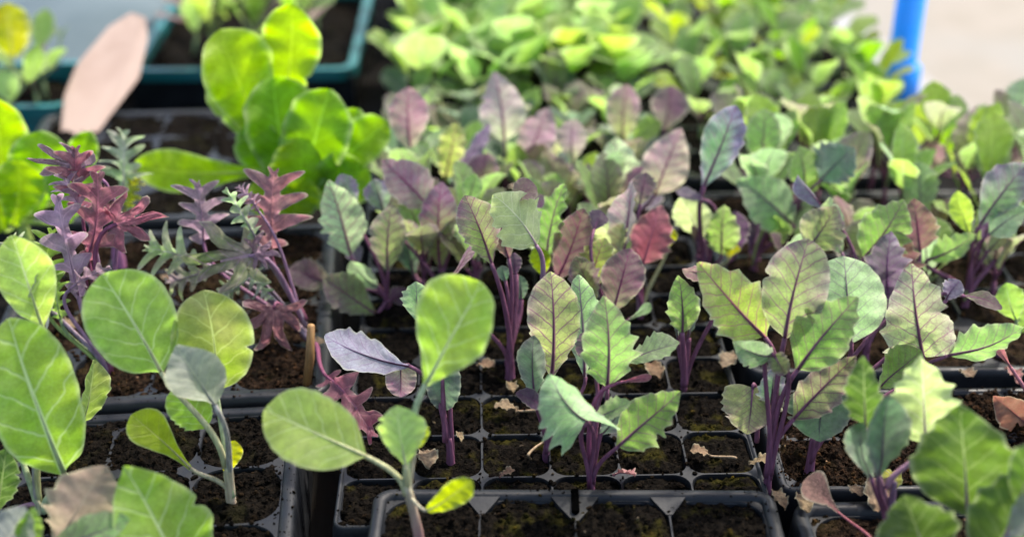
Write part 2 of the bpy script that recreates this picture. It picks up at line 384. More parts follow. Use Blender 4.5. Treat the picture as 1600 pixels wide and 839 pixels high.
PB, PA = 0.0410, 0.0530
tray('black tray of small square cells in the middle, under the purple kohlrabi', (-0.0985, 0.6080), 1.5, 6, 8, PB, 0.0425, 0.0005, 0.0095, 0.0026, -0.0020, SOIL_DARK, 0, 1, lip=0.0012, crumbs=3600)
tray('black tray with a slotted rim overlapping the front of the small celled tray', (-0.0720, 0.4070), -0.3, 4, 4, PA, PA, 0.0004, 0.0150, 0.0075, -0.0004, SOIL_DARK, 0.010, 2, lip=0.003, crumbs=3200, slot=(0.1065, 0.2085))
tray('black tray at the lower left with large scalloped cells', (-0.3385, 0.5405), 5.0, 4, 3, PA, PA, 0.0008, 0.0175, 0.0085, -0.0007, SOIL_PLAIN, 0, 3, lip=0.002, crumbs=3000)
tray('black tray holding the red curly kale, behind the lower left tray', (-0.3395, 0.7235), 5.0, 4, 4, PA, 0.0555, 0.0008, 0.0175, 0.0095, -0.0006, SOIL_BROWN, 0.003, 4, lip=0.002, crumbs=3000)
tray('soil covered black tray on the right under the big pale kohlrabi', (0.1630, 0.6480), 1.0, 5, 2, PA, 0.0480, 0.0010, 0.0170, 0.0050, 0.0006, SOIL_BROWN, -0.004, 5, lip=0.0015, crumbs=3600, rough=1.6)
tray('black tray in the near right corner with a curled rim', (0.1720, 0.4050), 1.0, 4, 4, PA, PA, 0.0010, 0.0175, 0.0090, -0.0006, SOIL_BROWN, 0, 6, lip=0.004, crumbs=1500)
tray('black tray behind the soil covered tray on the right', (0.1640, 0.7750), 1.0, 5, 5, PA, 0.0530, 0.0010, 0.0200, 0.0060, -0.0005, SOIL_BROWN, -0.004, 7, step=0.003, lip=0.0015, crumbs=600)
tray('black tray under the blurred purple seedlings behind the middle tray', (-0.1150, 0.9650), 1.5, 6, 5, PB, 0.0460, 0.0007, 0.0085, 0.0026, -0.0025, SOIL_PLAIN, 0, 8, step=0.003, lip=0.0012, crumbs=500)
tray('black tray under the two bright lettuces', (-0.4150, 0.9850), 4.0, 4, 4, PA, PA, 0.0010, 0.0235, 0.0095, 0.0002, SOIL_PLAIN, 0, 9, step=0.003, lip=0.002, crumbs=500)
tray('black tray under the pale blurred brassica seedlings at the back', (-0.1050, 1.2250), 1.5, 6, 6, PB, PB, 0.0007, 0.0085, 0.0026, -0.0025, SOIL_PLAIN, 0, 10, step=0.004, lip=0.0012, crumbs=200)
tray('black tray beside the blue pipe', (0.1500, 1.0700), 1.5, 4, 8, PA, 0.0530, 0.0010, 0.0200, 0.0060, -0.0020, SOIL_PLAIN, 0, 11, step=0.004, lip=0.0012, crumbs=200)
tray('farthest black tray of blurred yellow green seedlings', (-0.1250, 1.5150), 1.5, 8, 6, 0.050, 0.050, 0.0010, 0.0085, 0.0050, -0.0020, SOIL_PLAIN, 0, 12, step=0.004, lip=0.0012, crumbs=200)

# teal crates at the back
def crate(label, x0, y0, x1, y1, rot, h, soil):
    root = empty('plastic_crate', (x0, y0, -0.052), R(rot)); tag(root, label, 'crate', 'teal crates at the back')
    W, D = x1 - x0, y1 - y0; t = 0.004
    b = MB()
    for lo, hi in (((0, 0, 0), (W, t, h)), ((0, D - t, 0), (W, D, h)), ((0, t, 0), (t, D - t, h)), ((W - t, t, 0), (W, D - t, h)), ((t, t, 0.0005), (W - t, D - t, 0.004))): b.box(lo, hi)
    link('wall', b.mesh('wall', [BLACK if soil else TEAL], False, attrs=False), root)
    rm = MB(); o, i_ = 0.003, 0.006; z0, z1 = h - 0.004, h + 0.008
    lo = [rrect(-o, -o, W + o, D + o, 0.02, 5), rrect(-o, -o, W + o, D + o, 0.02, 5), rrect(i_, i_, W - i_, D - i_, 0.012, 5), rrect(i_, i_, W - i_, D - i_, 0.012, 5)]
    K = len(lo[0]); V = [];
    for L, zz in zip(lo, (z0, z1, z1, z0)): V += [(x, y, zz) for x, y in L]
    rm.add(V, [(q * K + k, q * K + (k + 1) % K, ((q + 1) % 4) * K + (k + 1) % K, ((q + 1) % 4) * K + k) for q in range(4) for k in range(K)])
    link('rim', rm.mesh('rim', [TEAL], False, attrs=False), root)
    rng = np.random.default_rng(5); nx, ny = 40, 40
    H = h - 0.012 + fbm(nx, ny, .005, rng, [(.03, .002), (.01, .002)])
    X, Y = np.meshgrid(np.linspace(t, W - t, nx), np.linspace(t, D - t, ny))
    s = MB(); V = np.stack([X, Y, H], -1).reshape(-1, 3)
    s.add(V.tolist(), [(j * nx + i, j * nx + i + 1, (j + 1) * nx + i + 1, (j + 1) * nx + i) for j in range(ny - 1) for i in range(nx - 1)], 0, (1., 1., 1.))
    so = link('potting_soil', s.mesh('potting_soil', [SOIL_PLAIN], False), None, (x0, y0, -0.052)); so.rotation_euler = (0, 0, R(rot))
    tag(so, 'dark potting soil inside a teal rimmed crate', 'soil', None, 'stuff')
crate('wide teal rimmed crate of soil behind the tall lettuce', -0.395, 1.345, -0.165, 1.62, 1.0, 0.036, True)
crate('small teal crate at the far left behind the pale wooden board', -0.640, 1.215, -0.425, 1.335, 3.0, 0.045, False)

# slate blue sheet lying behind the crates, upper left
b = MB(); nx, ny = 30, 30
rng = np.random.default_rng(3); H = fbm(nx, ny, .03, rng, [(.25, .006), (.1, .002)])
V = []; F = []
for top in (0, 1):
    for j in range(ny):
        for i in range(nx): V.append((-1.15 + .74 * i / (nx - 1), 1.36 + .70 * j / (ny - 1), -0.030 + H[j, i] + 0.002 * top))
for j in range(ny - 1):
    for i in range(nx - 1):
        q = j * nx + i; F.append((nx * ny + q, nx * ny + q + 1, nx * ny + q + nx + 1, nx * ny + q + nx)); F.append((q + nx, q + nx + 1, q + 1, q))
b.add(V, F)
tag(link('plastic_sheet', b.mesh('plastic_sheet', [SLATE], True, attrs=False)), 'blurred slate blue sheet lying in the upper left behind the crates', 'sheet')

# pale wooden board leaning in the upper left
def board():
    Y0 = 1.135
    P = [(92, 235), (100, 150), (118, 105), (165, 50), (200, 28), (222, 36), (226, 70), (212, 130), (170, 185), (130, 240)]
    front = [at(x, y, Y0 + (240 - y) * 0.0009) for x, y in P]; n = len(P)
    back = [p + Vector((0.002, 0.007, 0.003)) for p in front]
    b = MB(); b.add(front + back, [tuple(range(n - 1, -1, -1)), tuple(range(n, 2 * n))] + [(i, (i + 1) % n, n + (i + 1) % n, n + i) for i in range(n)])
    o = link('wooden_board', b.mesh('wooden_board', [WOOD], False, tuple(front[0]), attrs=False), None, front[0])
    tag(o, 'pale pinkish wooden board leaning at the upper left', 'board')
board()
# blue pipe post
pb = ground(1398, 178, -0.055)
b = MB(); PZ = [0, .08, .081, .083, .084, 1.35]
prof = [(0, .0205), (.05, .0205), (.052, .0148), (1.3, .0148)]
b.tube([(0, 0, z) for z, r in prof], [r for z, r in prof], seg=24)
po = link('pipe_post', b.mesh('pipe_post', [BLUE], True, attrs=False), None, (pb.x, pb.y, -0.052))
tag(po, 'bright blue plastic pipe standing upright at the back right', 'pipe')

# ------------------------------------------------------------ leaves
PROF = {
 'round': [(0, .035), (.05, .20), (.12, .48), (.22, .72), (.36, .91), (.52, 1), (.68, .98), (.80, .86), (.90, .64), (.96, .40), (1, .02)],
 'obov':  [(0, .05), (.10, .20), (.25, .46), (.42, .74), (.58, .94), (.70, 1), (.82, .93), (.91, .70), (.97, .42), (1, .02)],
 'kohl':  [(0, .05), (.05, .20), (.12, .50), (.22, .80), (.35, .98), (.46, 1), (.58, .92), (.70, .76), (.82, .53), (.91, .31), (.97, .14), (1, .02)],
 'delta': [(0, .10), (.05, .48), (.13, .86), (.24, 1), (.38, .96), (.54, .84), (.70, .66), (.84, .44), (.94, .24), (1, .02)],
 'oval':  [(0, .05), (.08, .22), (.20, .50), (.36, .80), (.50, .96), (.62, 1), (.74, .91), (.85, .68), (.93, .42), (.975, .22), (1, .03)],
 'spat':  [(0, .10), (.15, .16), (.35, .34), (.55, .68), (.72, .96), (.82, 1), (.91, .82), (.97, .5), (1, .03)],
 'lett':  [(0, .20), (.12, .34), (.28, .56), (.45, .80), (.60, .96), (.72, 1), (.83, .90), (.92, .66), (.97, .40), (1, .03)],
 'heart': [(0, .35), (.04, .68), (.12, .93), (.28, 1), (.46, .97), (.64, .84), (.80, .62), (.92, .36), (1, .03)],
 'kidney':[(0, .12), (.06, .30), (.22, .55), (.42, .72), (.60, .95), (.75, 1), (.87, .86), (.95, .55), (1, .05)],
}
def profile(name, u):
    P = PROF[name]; X = np.array([p[0] for p in P]); Yv = np.array([p[1] for p in P])
    f = np.interp(u, X, Yv)
    k = np.ones(5) / 5; n = len(u)
    if n > 24:
        g = np.convolve(np.pad(f, 2, mode='edge'), k, 'valid'); g[0] = f[0]; g[-1] = f[-1]; f = g
    return f
FACE = {}
def faces(N, K):
    if (N, K) not in FACE: FACE[(N, K)] = [(i * K + j, i * K + j + 1, (i + 1) * K + j + 1, (i + 1) * K + j) for i in range(N - 1) for j in range(K - 1)]
    return FACE[(N, K)]
def pal(c, b=None, ba=0, tip=0, edge=0, base=0, v=(.12, .03, .09), vs=.8, st=(.150, .058, .098), st2=None):
    return dict(c=c, b=b or c, ba=ba, tip=tip, edge=edge, base=base, v=v, vs=vs, st=st, st2=st2 or st)
PALEV, PALES = (.40, .50, .24), (.30, .36, .20)
PAL = {
 'KX': pal((.330, .440, .215), (.36, .42, .28), .4, edge=.2, v=(.17, .05, .12), vs=.85),
 'RM': pal((.150, .095, .115), (.20, .13, .16), .5, edge=.3, v=(.28, .18, .23), vs=.8, st=(.22, .10, .17)),
 'VB': pal((.190, .205, .225), (.15, .14, .17), .5, base=.2, edge=.2, v=(.10, .06, .12), vs=.7),
 'GM': pal((.200, .155, .145), (.24, .21, .16), .5, edge=.2, v=(.27, .22, .18), vs=.5, st=(.26, .22, .18)),
 'G': pal((.190, .325, .055), (.27, .35, .065), .35, v=PALEV, vs=.6, st=PALES),
 'GB': pal((.190, .330, .065), (.25, .36, .075), .4, v=PALEV, vs=.55, st=(.36, .36, .20)),
 'GO': pal((.190, .285, .045), (.20, .19, .09), .30, tip=.2, v=(.33, .39, .14), vs=.6, st=PALES),
 'GY': pal((.270, .390, .090), (.33, .42, .10), .4, edge=.3, v=(.47, .55, .26), vs=.6, st=(.38, .38, .20)),
 'GU': pal((.200, .195, .185), (.24, .26, .2), .3, v=(.33, .34, .28), vs=.7, st=(.28, .27, .24)),
 'K': pal((.200, .345, .080), (.165, .112, .130), .12, edge=.22, tip=.10, v=(.14, .06, .10), vs=.75),
 'KB': pal((.200, .320, .130), (.24, .29, .19), .4, edge=.3, v=(.12, .09, .12), vs=.75),
 'KY': pal((.320, .410, .085), (.165, .112, .135), .10, edge=.30, tip=.12, v=(.22, .07, .11), vs=.8),
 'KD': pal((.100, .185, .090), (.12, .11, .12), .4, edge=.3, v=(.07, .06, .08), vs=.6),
 'MP': pal((.225, .310, .085), (.165, .112, .130), .30, edge=.50, tip=.32, v=(.13, .035, .09), vs=.9),
 'ML': pal((.265, .340, .110), (.19, .145, .155), .22, edge=.45, tip=.32, v=(.13, .04, .10), vs=.95),
 'PT': pal((.255, .325, .095), (.175, .110, .140), .15, tip=.95, edge=.30, v=(.16, .03, .10), vs=.9),
 'P': pal((.120, .074, .092), (.22, .27, .11), .15, base=.45, v=(.13, .025, .085), vs=.8),
 'PK': pal((.235, .145, .175), (.27, .31, .15), .18, base=.55, v=(.19, .035, .11), vs=.8),
 'PL': pal((.275, .205, .225), (.31, .36, .18), .22, base=.70, v=(.19, .06, .13), vs=.8),
 'BP': pal((.150, .110, .070), (.14, .075, .085), .6, v=(.13, .03, .07), vs=.9),
 'V':  pal((.165, .150, .185), (.10, .07, .11), .5, base=.2, v=(.12, .05, .14), vs=.8),
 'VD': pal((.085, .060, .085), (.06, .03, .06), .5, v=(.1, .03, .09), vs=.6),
 'GV': pal((.140, .260, .090), (.16, .14, .19), .35, edge=.5, tip=.5, v=(.12, .05, .11), vs=.7),
 'R': pal((.215, .070, .092), (.16, .085, .105), .4, edge=.25, base=.2, v=(.30, .12, .16), vs=.7, st=(.20, .06, .11)),
 'RD': pal((.225, .100, .100), (.16, .09, .105), .5, edge=.3, v=(.30, .15, .16), vs=.7, st=(.20, .07, .11)),
 'RV': pal((.255, .180, .220), (.18, .12, .155), .5, edge=.3, v=(.34, .23, .30), vs=.85, st=(.27, .16, .23)),
 'RG': pal((.205, .160, .175), (.17, .24, .08), .6, v=(.28, .20, .25), vs=.8, st=(.24, .14, .20)),
 'FG': pal((.190, .285, .115), (.25, .24, .22), .5, edge=.2, v=(.28, .27, .25), vs=.7, st=(.25, .19, .23)),
 'L': pal((.235, .350, .008), (.19, .31, .008), .5, v=(.33, .45, .05), vs=.4, st=(.32, .45, .08)),
 'LD': pal((.125, .255, .010), (.16, .28, .015), .5, v=(.24, .40, .06), vs=.4, st=(.32, .45, .08)),  # darker lettuce green; on the lettuces it paints in the shade on leaves
 'Y': pal((.340, .310, .030), (.26, .30, .03), .5, v=(.36, .36, .1), vs=.3, st=(.32, .32, .16)),
 'YG': pal((.260, .330, .020), (.20, .26, .03), .5, v=(.3, .34, .08), vs=.3, st=(.33, .30, .20)),
 'KV': pal((.330, .400, .165), (.28, .34, .18), .3, edge=.3, v=(.45, .46, .30), vs=.6, st=(.25, .14, .2)),
 'FD': pal((.058, .110, .022), (.09, .14, .03), .4, edge=.25, v=(.20, .26, .10), vs=.6, st=(.25, .14, .2)),
 'BR': pal((.150, .075, .060), (.20, .11, .08), .5, v=(.2, .08, .07), vs=.4, st=(.22, .07, .08)),
 'S': pal((.180, .290, .070), (.25, .34, .08), .5, v=(.27, .36, .16), vs=.3, st=(.22, .29, .13)),
 'SB': pal((.215, .335, .120), (.27, .37, .11), .5, v=(.3, .38, .2), vs=.3, st=(.22, .29, .15)),
 'SY': pal((.235, .325, .055), (.19, .28, .05), .5, v=(.33, .42, .1), vs=.3, st=(.26, .34, .1)),
 'D': pal((.240, .170, .095), (.15, .09, .05), .6, v=(.2, .13, .07), vs=.3, st=(.24, .17, .10)),
 'DP': pal((.330, .140, .140), (.24, .10, .09), .5, v=(.2, .1, .1), vs=.3, st=(.3, .12, .14)),
 'DB': pal((.150, .085, .045), (.20, .12, .07), .5, v=(.2, .1, .07), vs=.3, st=(.20, .09, .08)),
}
KIND = {  # profile, teeth per side, tooth depth, edge ruffle, lobes
 'round': ('round', 9, .033, .018), 'obov': ('obov', 9, .033, .018), 'kohl': ('kohl', 6, .13, .022), 'delta': ('delta', 6, .15, .020),
 'oval': ('oval', 7, .06, .016), 'spat': ('spat', 0, 0, .004), 'lett': ('lett', 6, .03, .040), 'heart': ('heart', 7, .06, .02), 'kidney': ('kidney', 5, .03, .02),
 'scal': ('oval', 6, .13, .02), 'lobed': None, 'frill': None, 'star': None,
}
LRNG = random.Random(11)
def leaf_mesh(mb, kind, P1, P2, width, nrm, p, curl=.4, fold=.20, cup=.0, twist=None, ruffle=1, seed=0, res=1.0, teeth=None, curlx=0):
    rg = random.Random(seed); ax = (P2 - P1); L = ax.length; ax = ax / L
    n0 = (nrm - ax * nrm.dot(ax)).normalized(); side = ax.cross(n0)
    lob = KIND[kind] is None
    N = max(10, int((90 if lob else 84) * res)); Mh = max(2, int(7 * res)); K = 2 * Mh + 1
    u = np.linspace(0, 1, N)
    tt = np.linspace(-1, 1, K); tt = np.sign(tt) * np.abs(tt) ** .85
    half = width / 2 * (.95 if kind == 'lett' else 1)
    lb = rg.uniform(-.16, .16) if not lob else rg.uniform(-.25, .25)
    if kind == 'star': lb = 0
    if twist is None: twist = rg.uniform(-.5, .5) if kind in ('kohl', 'oval', 'delta', 'lett') else rg.uniform(-.2, .2)
    if not lob:
        pr, nt_, td, rf = KIND[kind]
        if teeth is not None: td = teeth
        if td > .035: td = td * 2.9
        w = profile(pr, u)
        WL, WR = w * rg.uniform(.92, 1.06), w * rg.uniform(.92, 1.06)
        for Wv in (WL, WR):
            Wv *= 1 + .035 * np.sin(u * 6 + rg.random() * 6)
            if rg.random() < .22:
                c_ = rg.uniform(.3, .85); Wv *= 1 - rg.uniform(.12, .3) * np.exp(-((u - c_) / .025) ** 2)
        if nt_ and N > 20:
            for Wv, ph in ((WL, rg.random() * .6), (WR, rg.random() * .6)):
                jit = .12 * np.sin(u * 9 + rg.random() * 6)
                f = ((u ** .9) * nt_ + ph + jit) % 1
                if td > .05: saw = np.where(f < .78, (f / .78) ** 1.6, (1 - f) / .22)
                else: saw = np.abs(np.sin(math.pi * f)) ** .8
                amp = td * (.55 + .45 * np.sin(u * 5 + rg.random() * 6)) * np.clip((u - .08) / .14, 0, 1)
                Wv *= 1 + amp * (saw - .45)
    else:
        rf = {'lobed': .03, 'frill': .085, 'star': .03}[kind]; nl = {'lobed': 4.3, 'frill': 6.5}.get(kind, 3)
        WL = np.zeros(N); WR = np.zeros(N)
        for Wv in (WL, WR):
            ph = rg.random() * .35; f = (u * nl + ph) % 1
            env = np.interp(u, [0, .10, .25, .5, .75, .90, 1], [.10, .5, .9, 1, .85, .55, .12])
            lobe = np.clip(.5 - .5 * np.cos(2 * math.pi * f), 0, 1) ** (.85 if kind == 'lobed' else .8)
            idx = np.floor(u * nl + ph).astype(int); rnd = np.array([.75 + .45 * rg.random() for _ in range(12)])
            lam = (.20 if kind == 'lobed' else .17) * np.interp(u, [0, .12, .4, .75, .93, 1], [.25, .7, 1.1, 1.0, .55, .1])
            Wv += np.maximum(lam, env * lobe * rnd[idx])
            Wv *= 1 + (.10 if kind == 'lobed' else .18) * np.sin(u * (55 if kind == 'frill' else 34) + rg.random() * 6)
        shear = np.interp(u, [0, .3, 1], [.10, .45, .85])
    U = u[:, None]; T = np.broadcast_to(tt[None, :], (N, K))
    Wd = np.where(T < 0, WL[:, None], WR[:, None]) * half
    X = T * Wd
    Yc = U * L * np.ones((1, K)) + (shear[:, None] * np.abs(X) * (1.25 - .5 * np.abs(X) / half) if lob else 0)
    if kind == 'heart' or kind == 'delta': Yc = Yc - np.abs(X) * .28 * (1 - U) ** 3
    if kind in ('kohl', 'delta', 'oval', 'scal'): Yc = Yc + np.abs(X) * .10 * np.sin(math.pi * U); half *= .92; X = X * .92
    if kind == 'star':     # fingers spreading from the end of the stalk, first and last column meet at the stalk
        ph = np.linspace(-2.35, 2.35, 4 * K + 1); K = len(ph); T = np.broadcast_to((ph / 2.35)[None, :], (N, K)); at0 = np.zeros(K)
        nf = 7; f = ((ph + 2.35) / 4.7 * nf + .5 * math.sin(seed)) % 1; k_ = np.floor((ph + 2.35) / 4.7 * nf + .5 * math.sin(seed)).astype(int)
        rnd = np.array([rg.uniform(.72, 1.15) for _ in range(nf + 3)])[k_ + 1]
        rmax = (.34 + .66 * np.clip(np.sin(math.pi * f), 0, 1) ** 1.7 * rnd) * (1 - .38 * np.abs(ph) / 2.35)
        rmax *= np.clip((2.35 - np.abs(ph)) / .5, .12, 1) * (1 + .05 * np.sin(ph * 23 + seed))
        rr_ = U * rmax[None, :]
        wob = .10 * np.sin(rr_ * 7 + k_[None, :] * 2.1)
        X = rr_ * np.sin(ph[None, :] + wob) * width * .62; Yc = rr_ * np.cos(ph[None, :] + wob) * L + .0 * X
        T = np.broadcast_to(U, (N, K)) * np.sign(ph)[None, :]
    yn = Yc / L; xn = X / L
    at_ = np.abs(T)
    Z = np.abs(X) * math.tan(fold) + cup * X * X / max(half, 1e-5)
    q1, q2, q3 = [rg.random() * 6.28 for _ in range(3)]
    Z = Z + ruffle * rf * L * at_ ** 1.6 * (np.sin(yn * 13 + q1 + np.sign(T) * q2) + .6 * np.sin(yn * 31 + q3 + np.sign(T) * 2))
    Z = Z + .016 * L * (np.sin(xn * 9 + q2) * np.sin(yn * 7 + q3))
    if lob:
        band = np.floor(yn * (5 if kind != 'frill' else 8) + rg.random()).astype(int) % 12
        hL = np.array([rg.uniform(-1, 1) for _ in range(12)]); hR = np.array([rg.uniform(-1, 1) for _ in range(12)])
        lift = np.where(T < 0, hL[band], hR[band]); k5 = np.ones(7) / 7
        lift = np.apply_along_axis(lambda c: np.convolve(np.pad(c, 3, mode='edge'), k5, 'valid'), 0, lift)
        e_ = np.clip(np.hypot(X, Yc - (0 if kind == 'star' else 1) * Yc) / max(half, 1e-5), 0, 1.3) if kind != 'star' else np.clip(np.hypot(X / half, Yc / L), 0, 1.2)
        Z = Z + half * (.12 if kind == 'star' else .22) * lift * e_ ** 2
        Z = Z + .02 * L * np.sin(xn * 26 + q1) * np.sin(yn * 23 + q2)
    ribs = (yn - .8 * np.abs(xn)) * 7.5 * 2 * math.pi
    Z = Z + .0045 * L * np.cos(ribs) * np.clip(at_ * 2, 0, 1) * (1 - at_ * .5)
    if curlx: # roll the blade across
        a = X / half * curlx; Rr = half / curlx; Xb = np.sin(a) * Rr; Z = Z + (1 - np.cos(a)) * Rr; X2 = Xb
    else: X2 = X
    X2 = X2 + L * lb * (yn * yn - yn)
    if twist:
        an = twist * (yn - .4); X2, Z = X2 * np.cos(an) - Z * np.sin(an), X2 * np.sin(an) + Z * np.cos(an)
    if abs(curl) > .02:
        th = curl * (yn - .5); s = 2 * math.sin(curl / 2) / curl
        YY = (np.sin(th) + math.sin(curl / 2)) / curl / s; ZZ = (np.cos(th) - math.cos(curl / 2)) / curl / s
        Yb = YY * L + Z * np.sin(th); Zb = ZZ * L + Z * np.cos(th)
    else: Yb, Zb = Yc, Z
    Pm = np.array(P1)[None, None, :] + X2[..., None] * np.array(side) + Yb[..., None] * np.array(ax) + Zb[..., None] * np.array(n0)
    # pigment: blush patches, coloured tip, rim and base
    ns = np.zeros((N, K))
    for fq in (4, 7, 13): ns += np.sin(xn * fq * rg.uniform(.8, 1.4) * 1.6 + rg.random() * 6) * np.sin(yn * fq * rg.uniform(.8, 1.4) + rg.random() * 6) * (5 / (fq + 4))
    ns = np.clip(.5 + .55 * ns, 0, 1)
    f = p['ba'] * ns * 1.5 + p['tip'] * np.clip((yn - .28) / .55, 0, 1) * (.7 + .5 * ns) + p['edge'] * at_ ** 2.6 * (.5 + .8 * ns) + p['base'] * np.clip(1 - yn / .5, 0, 1) * (.6 + .8 * ns)
    f = np.clip(f, 0, 1)[..., None]
    jit = rg.uniform(.88, 1.12); jc = np.array([rg.uniform(.94, 1.06), 1, rg.uniform(.92, 1.08)])
    Cc = (np.array(p['c']) * (1 - f) + np.array(p['b']) * f) * jit * jc
    Cc = np.where((at_ > .97)[..., None], Cc * .55 + np.array((.36, .38, .26)) * .45, Cc)
    LC = np.stack([xn, yn, np.full((N, K), rg.random() * 9)], -1)
    mb.add(Pm.reshape(-1, 3).tolist(), faces(N, K), 0, [tuple(c) for c in Cc.reshape(-1, 3).tolist()], (p['v'][0], p['v'][1], p['v'][2], p['vs']), LC.reshape(-1, 3).tolist())
    # centre line for the midrib
    j = K // 2
    return [Vector(Pm[i, j]) for i in range(N)], n0
def bez(a, b, c, d, n):
    return [a * (1 - t) ** 3 + b * 3 * t * (1 - t) ** 2 + c * 3 * t * t * (1 - t) + d * t ** 3 for t in [i / n for i in range(n + 1)]]
def leaf(root, org, kind, start, P1, P2, width, nrm, pname, pr=.0013, res=1.0, up=None, petiole=True, label=None, name='leaf', mat=None, **kw):
    p = PAL[pname]; mb = MB()
    rib, n0 = leaf_mesh(mb, kind, P1, P2, width, nrm, p, res=res, seed=LRNG.randrange(10 ** 6), **kw)
    ax = (P2 - P1).normalized(); L = (P2 - P1).length
    seg = 8 if res > .6 else 5
    if petiole and start is not None:
        d = (P1 - start).length
        if up is None and KIND[kind] is None: up = ((P1 - start).normalized() * .8 + Vector((0, 0, .25))).normalized()
        pts = bez(start, start + (up or Vector((0, 0, 1))) * d * .42, P1 - ax * d * .30, P1 + ax * .0005, 12 if res > .6 else 6)
        m = len(pts)
        mb.tube(pts, [pr * (1.25 - .4 * i / (m - 1)) for i in range(m)], 1, p['st'], seg, p['st2'])
    palev = p['v'][1] > .2; rs = -1 if palev else 1
    k = max(1, len(rib) // 14); sub = rib[0:int(len(rib) * (.6 if palev else .86)):k]
    if kind == 'star': sub = []
    if len(sub) > 3:
        m = len(sub); r0 = pr * (.60 if palev else .72)
        vc = tuple(p['v'][i] * .8 + p['st'][i] * .2 for i in range(3))
        mb.tube([q - n0 * r0 * rs * (.55 - .3 * i / m) for i, q in enumerate(sub)], [r0 * (1 - .9 * i / (m - 1)) for i in range(m)], 1, p['st2'], 6, vc)
    o = link(name, mb.mesh(name, [mat or LEAF, STALK], True, tuple(org)), root)
    if label: o['label'] = label
    return o
CAMP = Vector((0, 0, HC))
def plant(name, label, cat, base, leaves, group=None, z=-0.004, stem=(.012, .0026), stemcol=(.150, .058, .098), Y=None, res=1.0, lean=(0, 0), stemtop=None, stemcol2=None):
    """base: where the stem meets the soil; leaves: (kind, blade base, tip, width, cm behind the stem at the blade base, at the tip, palette, options)"""
    B = ground(base[0], base[1], z)
    root = empty(name, B); tag(root, label, cat, group)
    h, r = stem; top = B + Vector((lean[0], lean[1], h))
    if stemtop: top = at(stemtop[0], stemtop[1], B.y); h = top.z - B.z; lean = (top.x - B.x, 0)
    if h > 0:
        mb = MB(); pts = bez(B - Vector((0, 0, .004)), B + Vector((0, 0, h * .3)), top - Vector((lean[0] * .3, lean[1] * .3, h * .3)), top, 8)
        mb.tube(pts, [r * (1.18 - (.30 if stemtop else .75) * i / 8) * (1 + .05 * math.sin(i * 2.3)) for i in range(9)], 0, stemcol, 10, stemcol2 or stemcol)
        link('stem', mb.mesh('stem', [STALK], True, tuple(B)), root)
    for lf in leaves:
        kind, b, t, wpx, d1, d2, pn = lf[:7]; o = dict(lf[7]) if len(lf) > 7 else {}
        P1 = at(b[0], b[1], B.y + d1 / 100); P2 = at(t[0], t[1], B.y + d2 / 100)
        roll = R(o.pop('roll', 0)); back = o.pop('back', False)
        mid = (P1 + P2) / 2; ax = (P2 - P1).normalized(); v = CAMP - mid
        n0 = (v - ax * v.dot(ax)).normalized(); n0 = Matrix.Rotation(roll, 3, ax) @ n0
        if back: n0 = -n0
        depth = (mid - CAMP).dot(Vector((0, math.cos(TH), -math.sin(TH))))
        width = wpx * depth / FPX / max(.35, math.cos(roll))
        st = o.pop('start', None)
        S = at(st[0], st[1], B.y + (st[2] if len(st) > 2 else 0) / 100) if st else B.lerp(top, .30 if h > .001 else 1) + Vector((LRNG.uniform(-.0013, .0013), LRNG.uniform(-.0013, .0013), LRNG.uniform(-.001, .003)))
        leaf(root, B, kind, S, P1, P2, width, n0, pn, res=o.pop('res', res), pr=o.pop('pr', .0014) * .9, **o)
    return root

KG = 'kohlrabi seedlings in the middle tray'
# ---- front plants
plant('cabbage_seedling', 'pale green cabbage seedling with one tall upright leaf in the front tray', 'seedling', (659, 868), [
 ('obov', (664, 602), (750, 440), 138, 1.5, 3.0, 'G', dict(roll=-22, curl=.25, fold=.16, cup=.25, pr=.0019, start=(636, 759, 0))),
 ('round', (570, 712), (413, 640), 112, .5, 1.0, 'GY', dict(roll=10, curl=.35, cup=-.05, pr=.0017, start=(634, 772, 0))),
 ('oval', (634, 728), (620, 634), 84, -.4, .6, 'GY', dict(back=True, roll=-14, fold=.28, curl=-.3, pr=.0017, start=(637, 768, 0), teeth=.06)),
 ('oval', (648, 705), (655, 655), 34, .6, 1.0, 'YG', dict(roll=20, start=(640, 765, 0))),
 ('kidney', (667, 797), (738, 750), 44, -1, -1.4, 'YG', dict(roll=15, pr=.0011, start=(641, 782, 0), curl=.5)),
], z=.006, stem=(.034, .0026), stemcol=(.22, .06, .10), stemtop=(636, 757), stemcol2=(.38, .34, .22))
plant('kohlrabi_seedling', 'bright green kohlrabi seedling with seven toothed leaves behind the slotted rim', 'seedling', (923, 768), [
 ('kohl', (949, 606), (944, 462), 92, 1.0, 1.8, 'K', dict(curl=.3, fold=.15, roll=6)),
 ('heart', (917, 657), (858, 584), 88, -1.6, -2.6, 'KB', dict(curl=.9, cup=.5, roll=-24, ruffle=1.4, teeth=.12, fold=.2)),
 ('oval', (925, 657), (985, 628), 34, -1.4, -2.0, 'KB', dict(curl=.4, cup=.3, roll=-30, teeth=.10)),
 ('kohl', (966, 697), (1064, 612), 84, -.8, -1.2, 'K', dict(curl=.35, roll=-8, fold=.16)),
 ('kohl', (938, 680), (972, 628), 34, .4, .6, 'KD', dict(roll=35, fold=.3)),
 ('oval', (980, 568), (1062, 536), 44, 2.2, 2.0, 'KB', dict(roll=-42, curl=.5, teeth=.12)),
 ('spat', (960, 600), (1018, 588), 14, .8, 1.4, 'R', dict(roll=20, petiole=True)),
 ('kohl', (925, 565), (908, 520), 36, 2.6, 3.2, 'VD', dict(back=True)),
], KG)
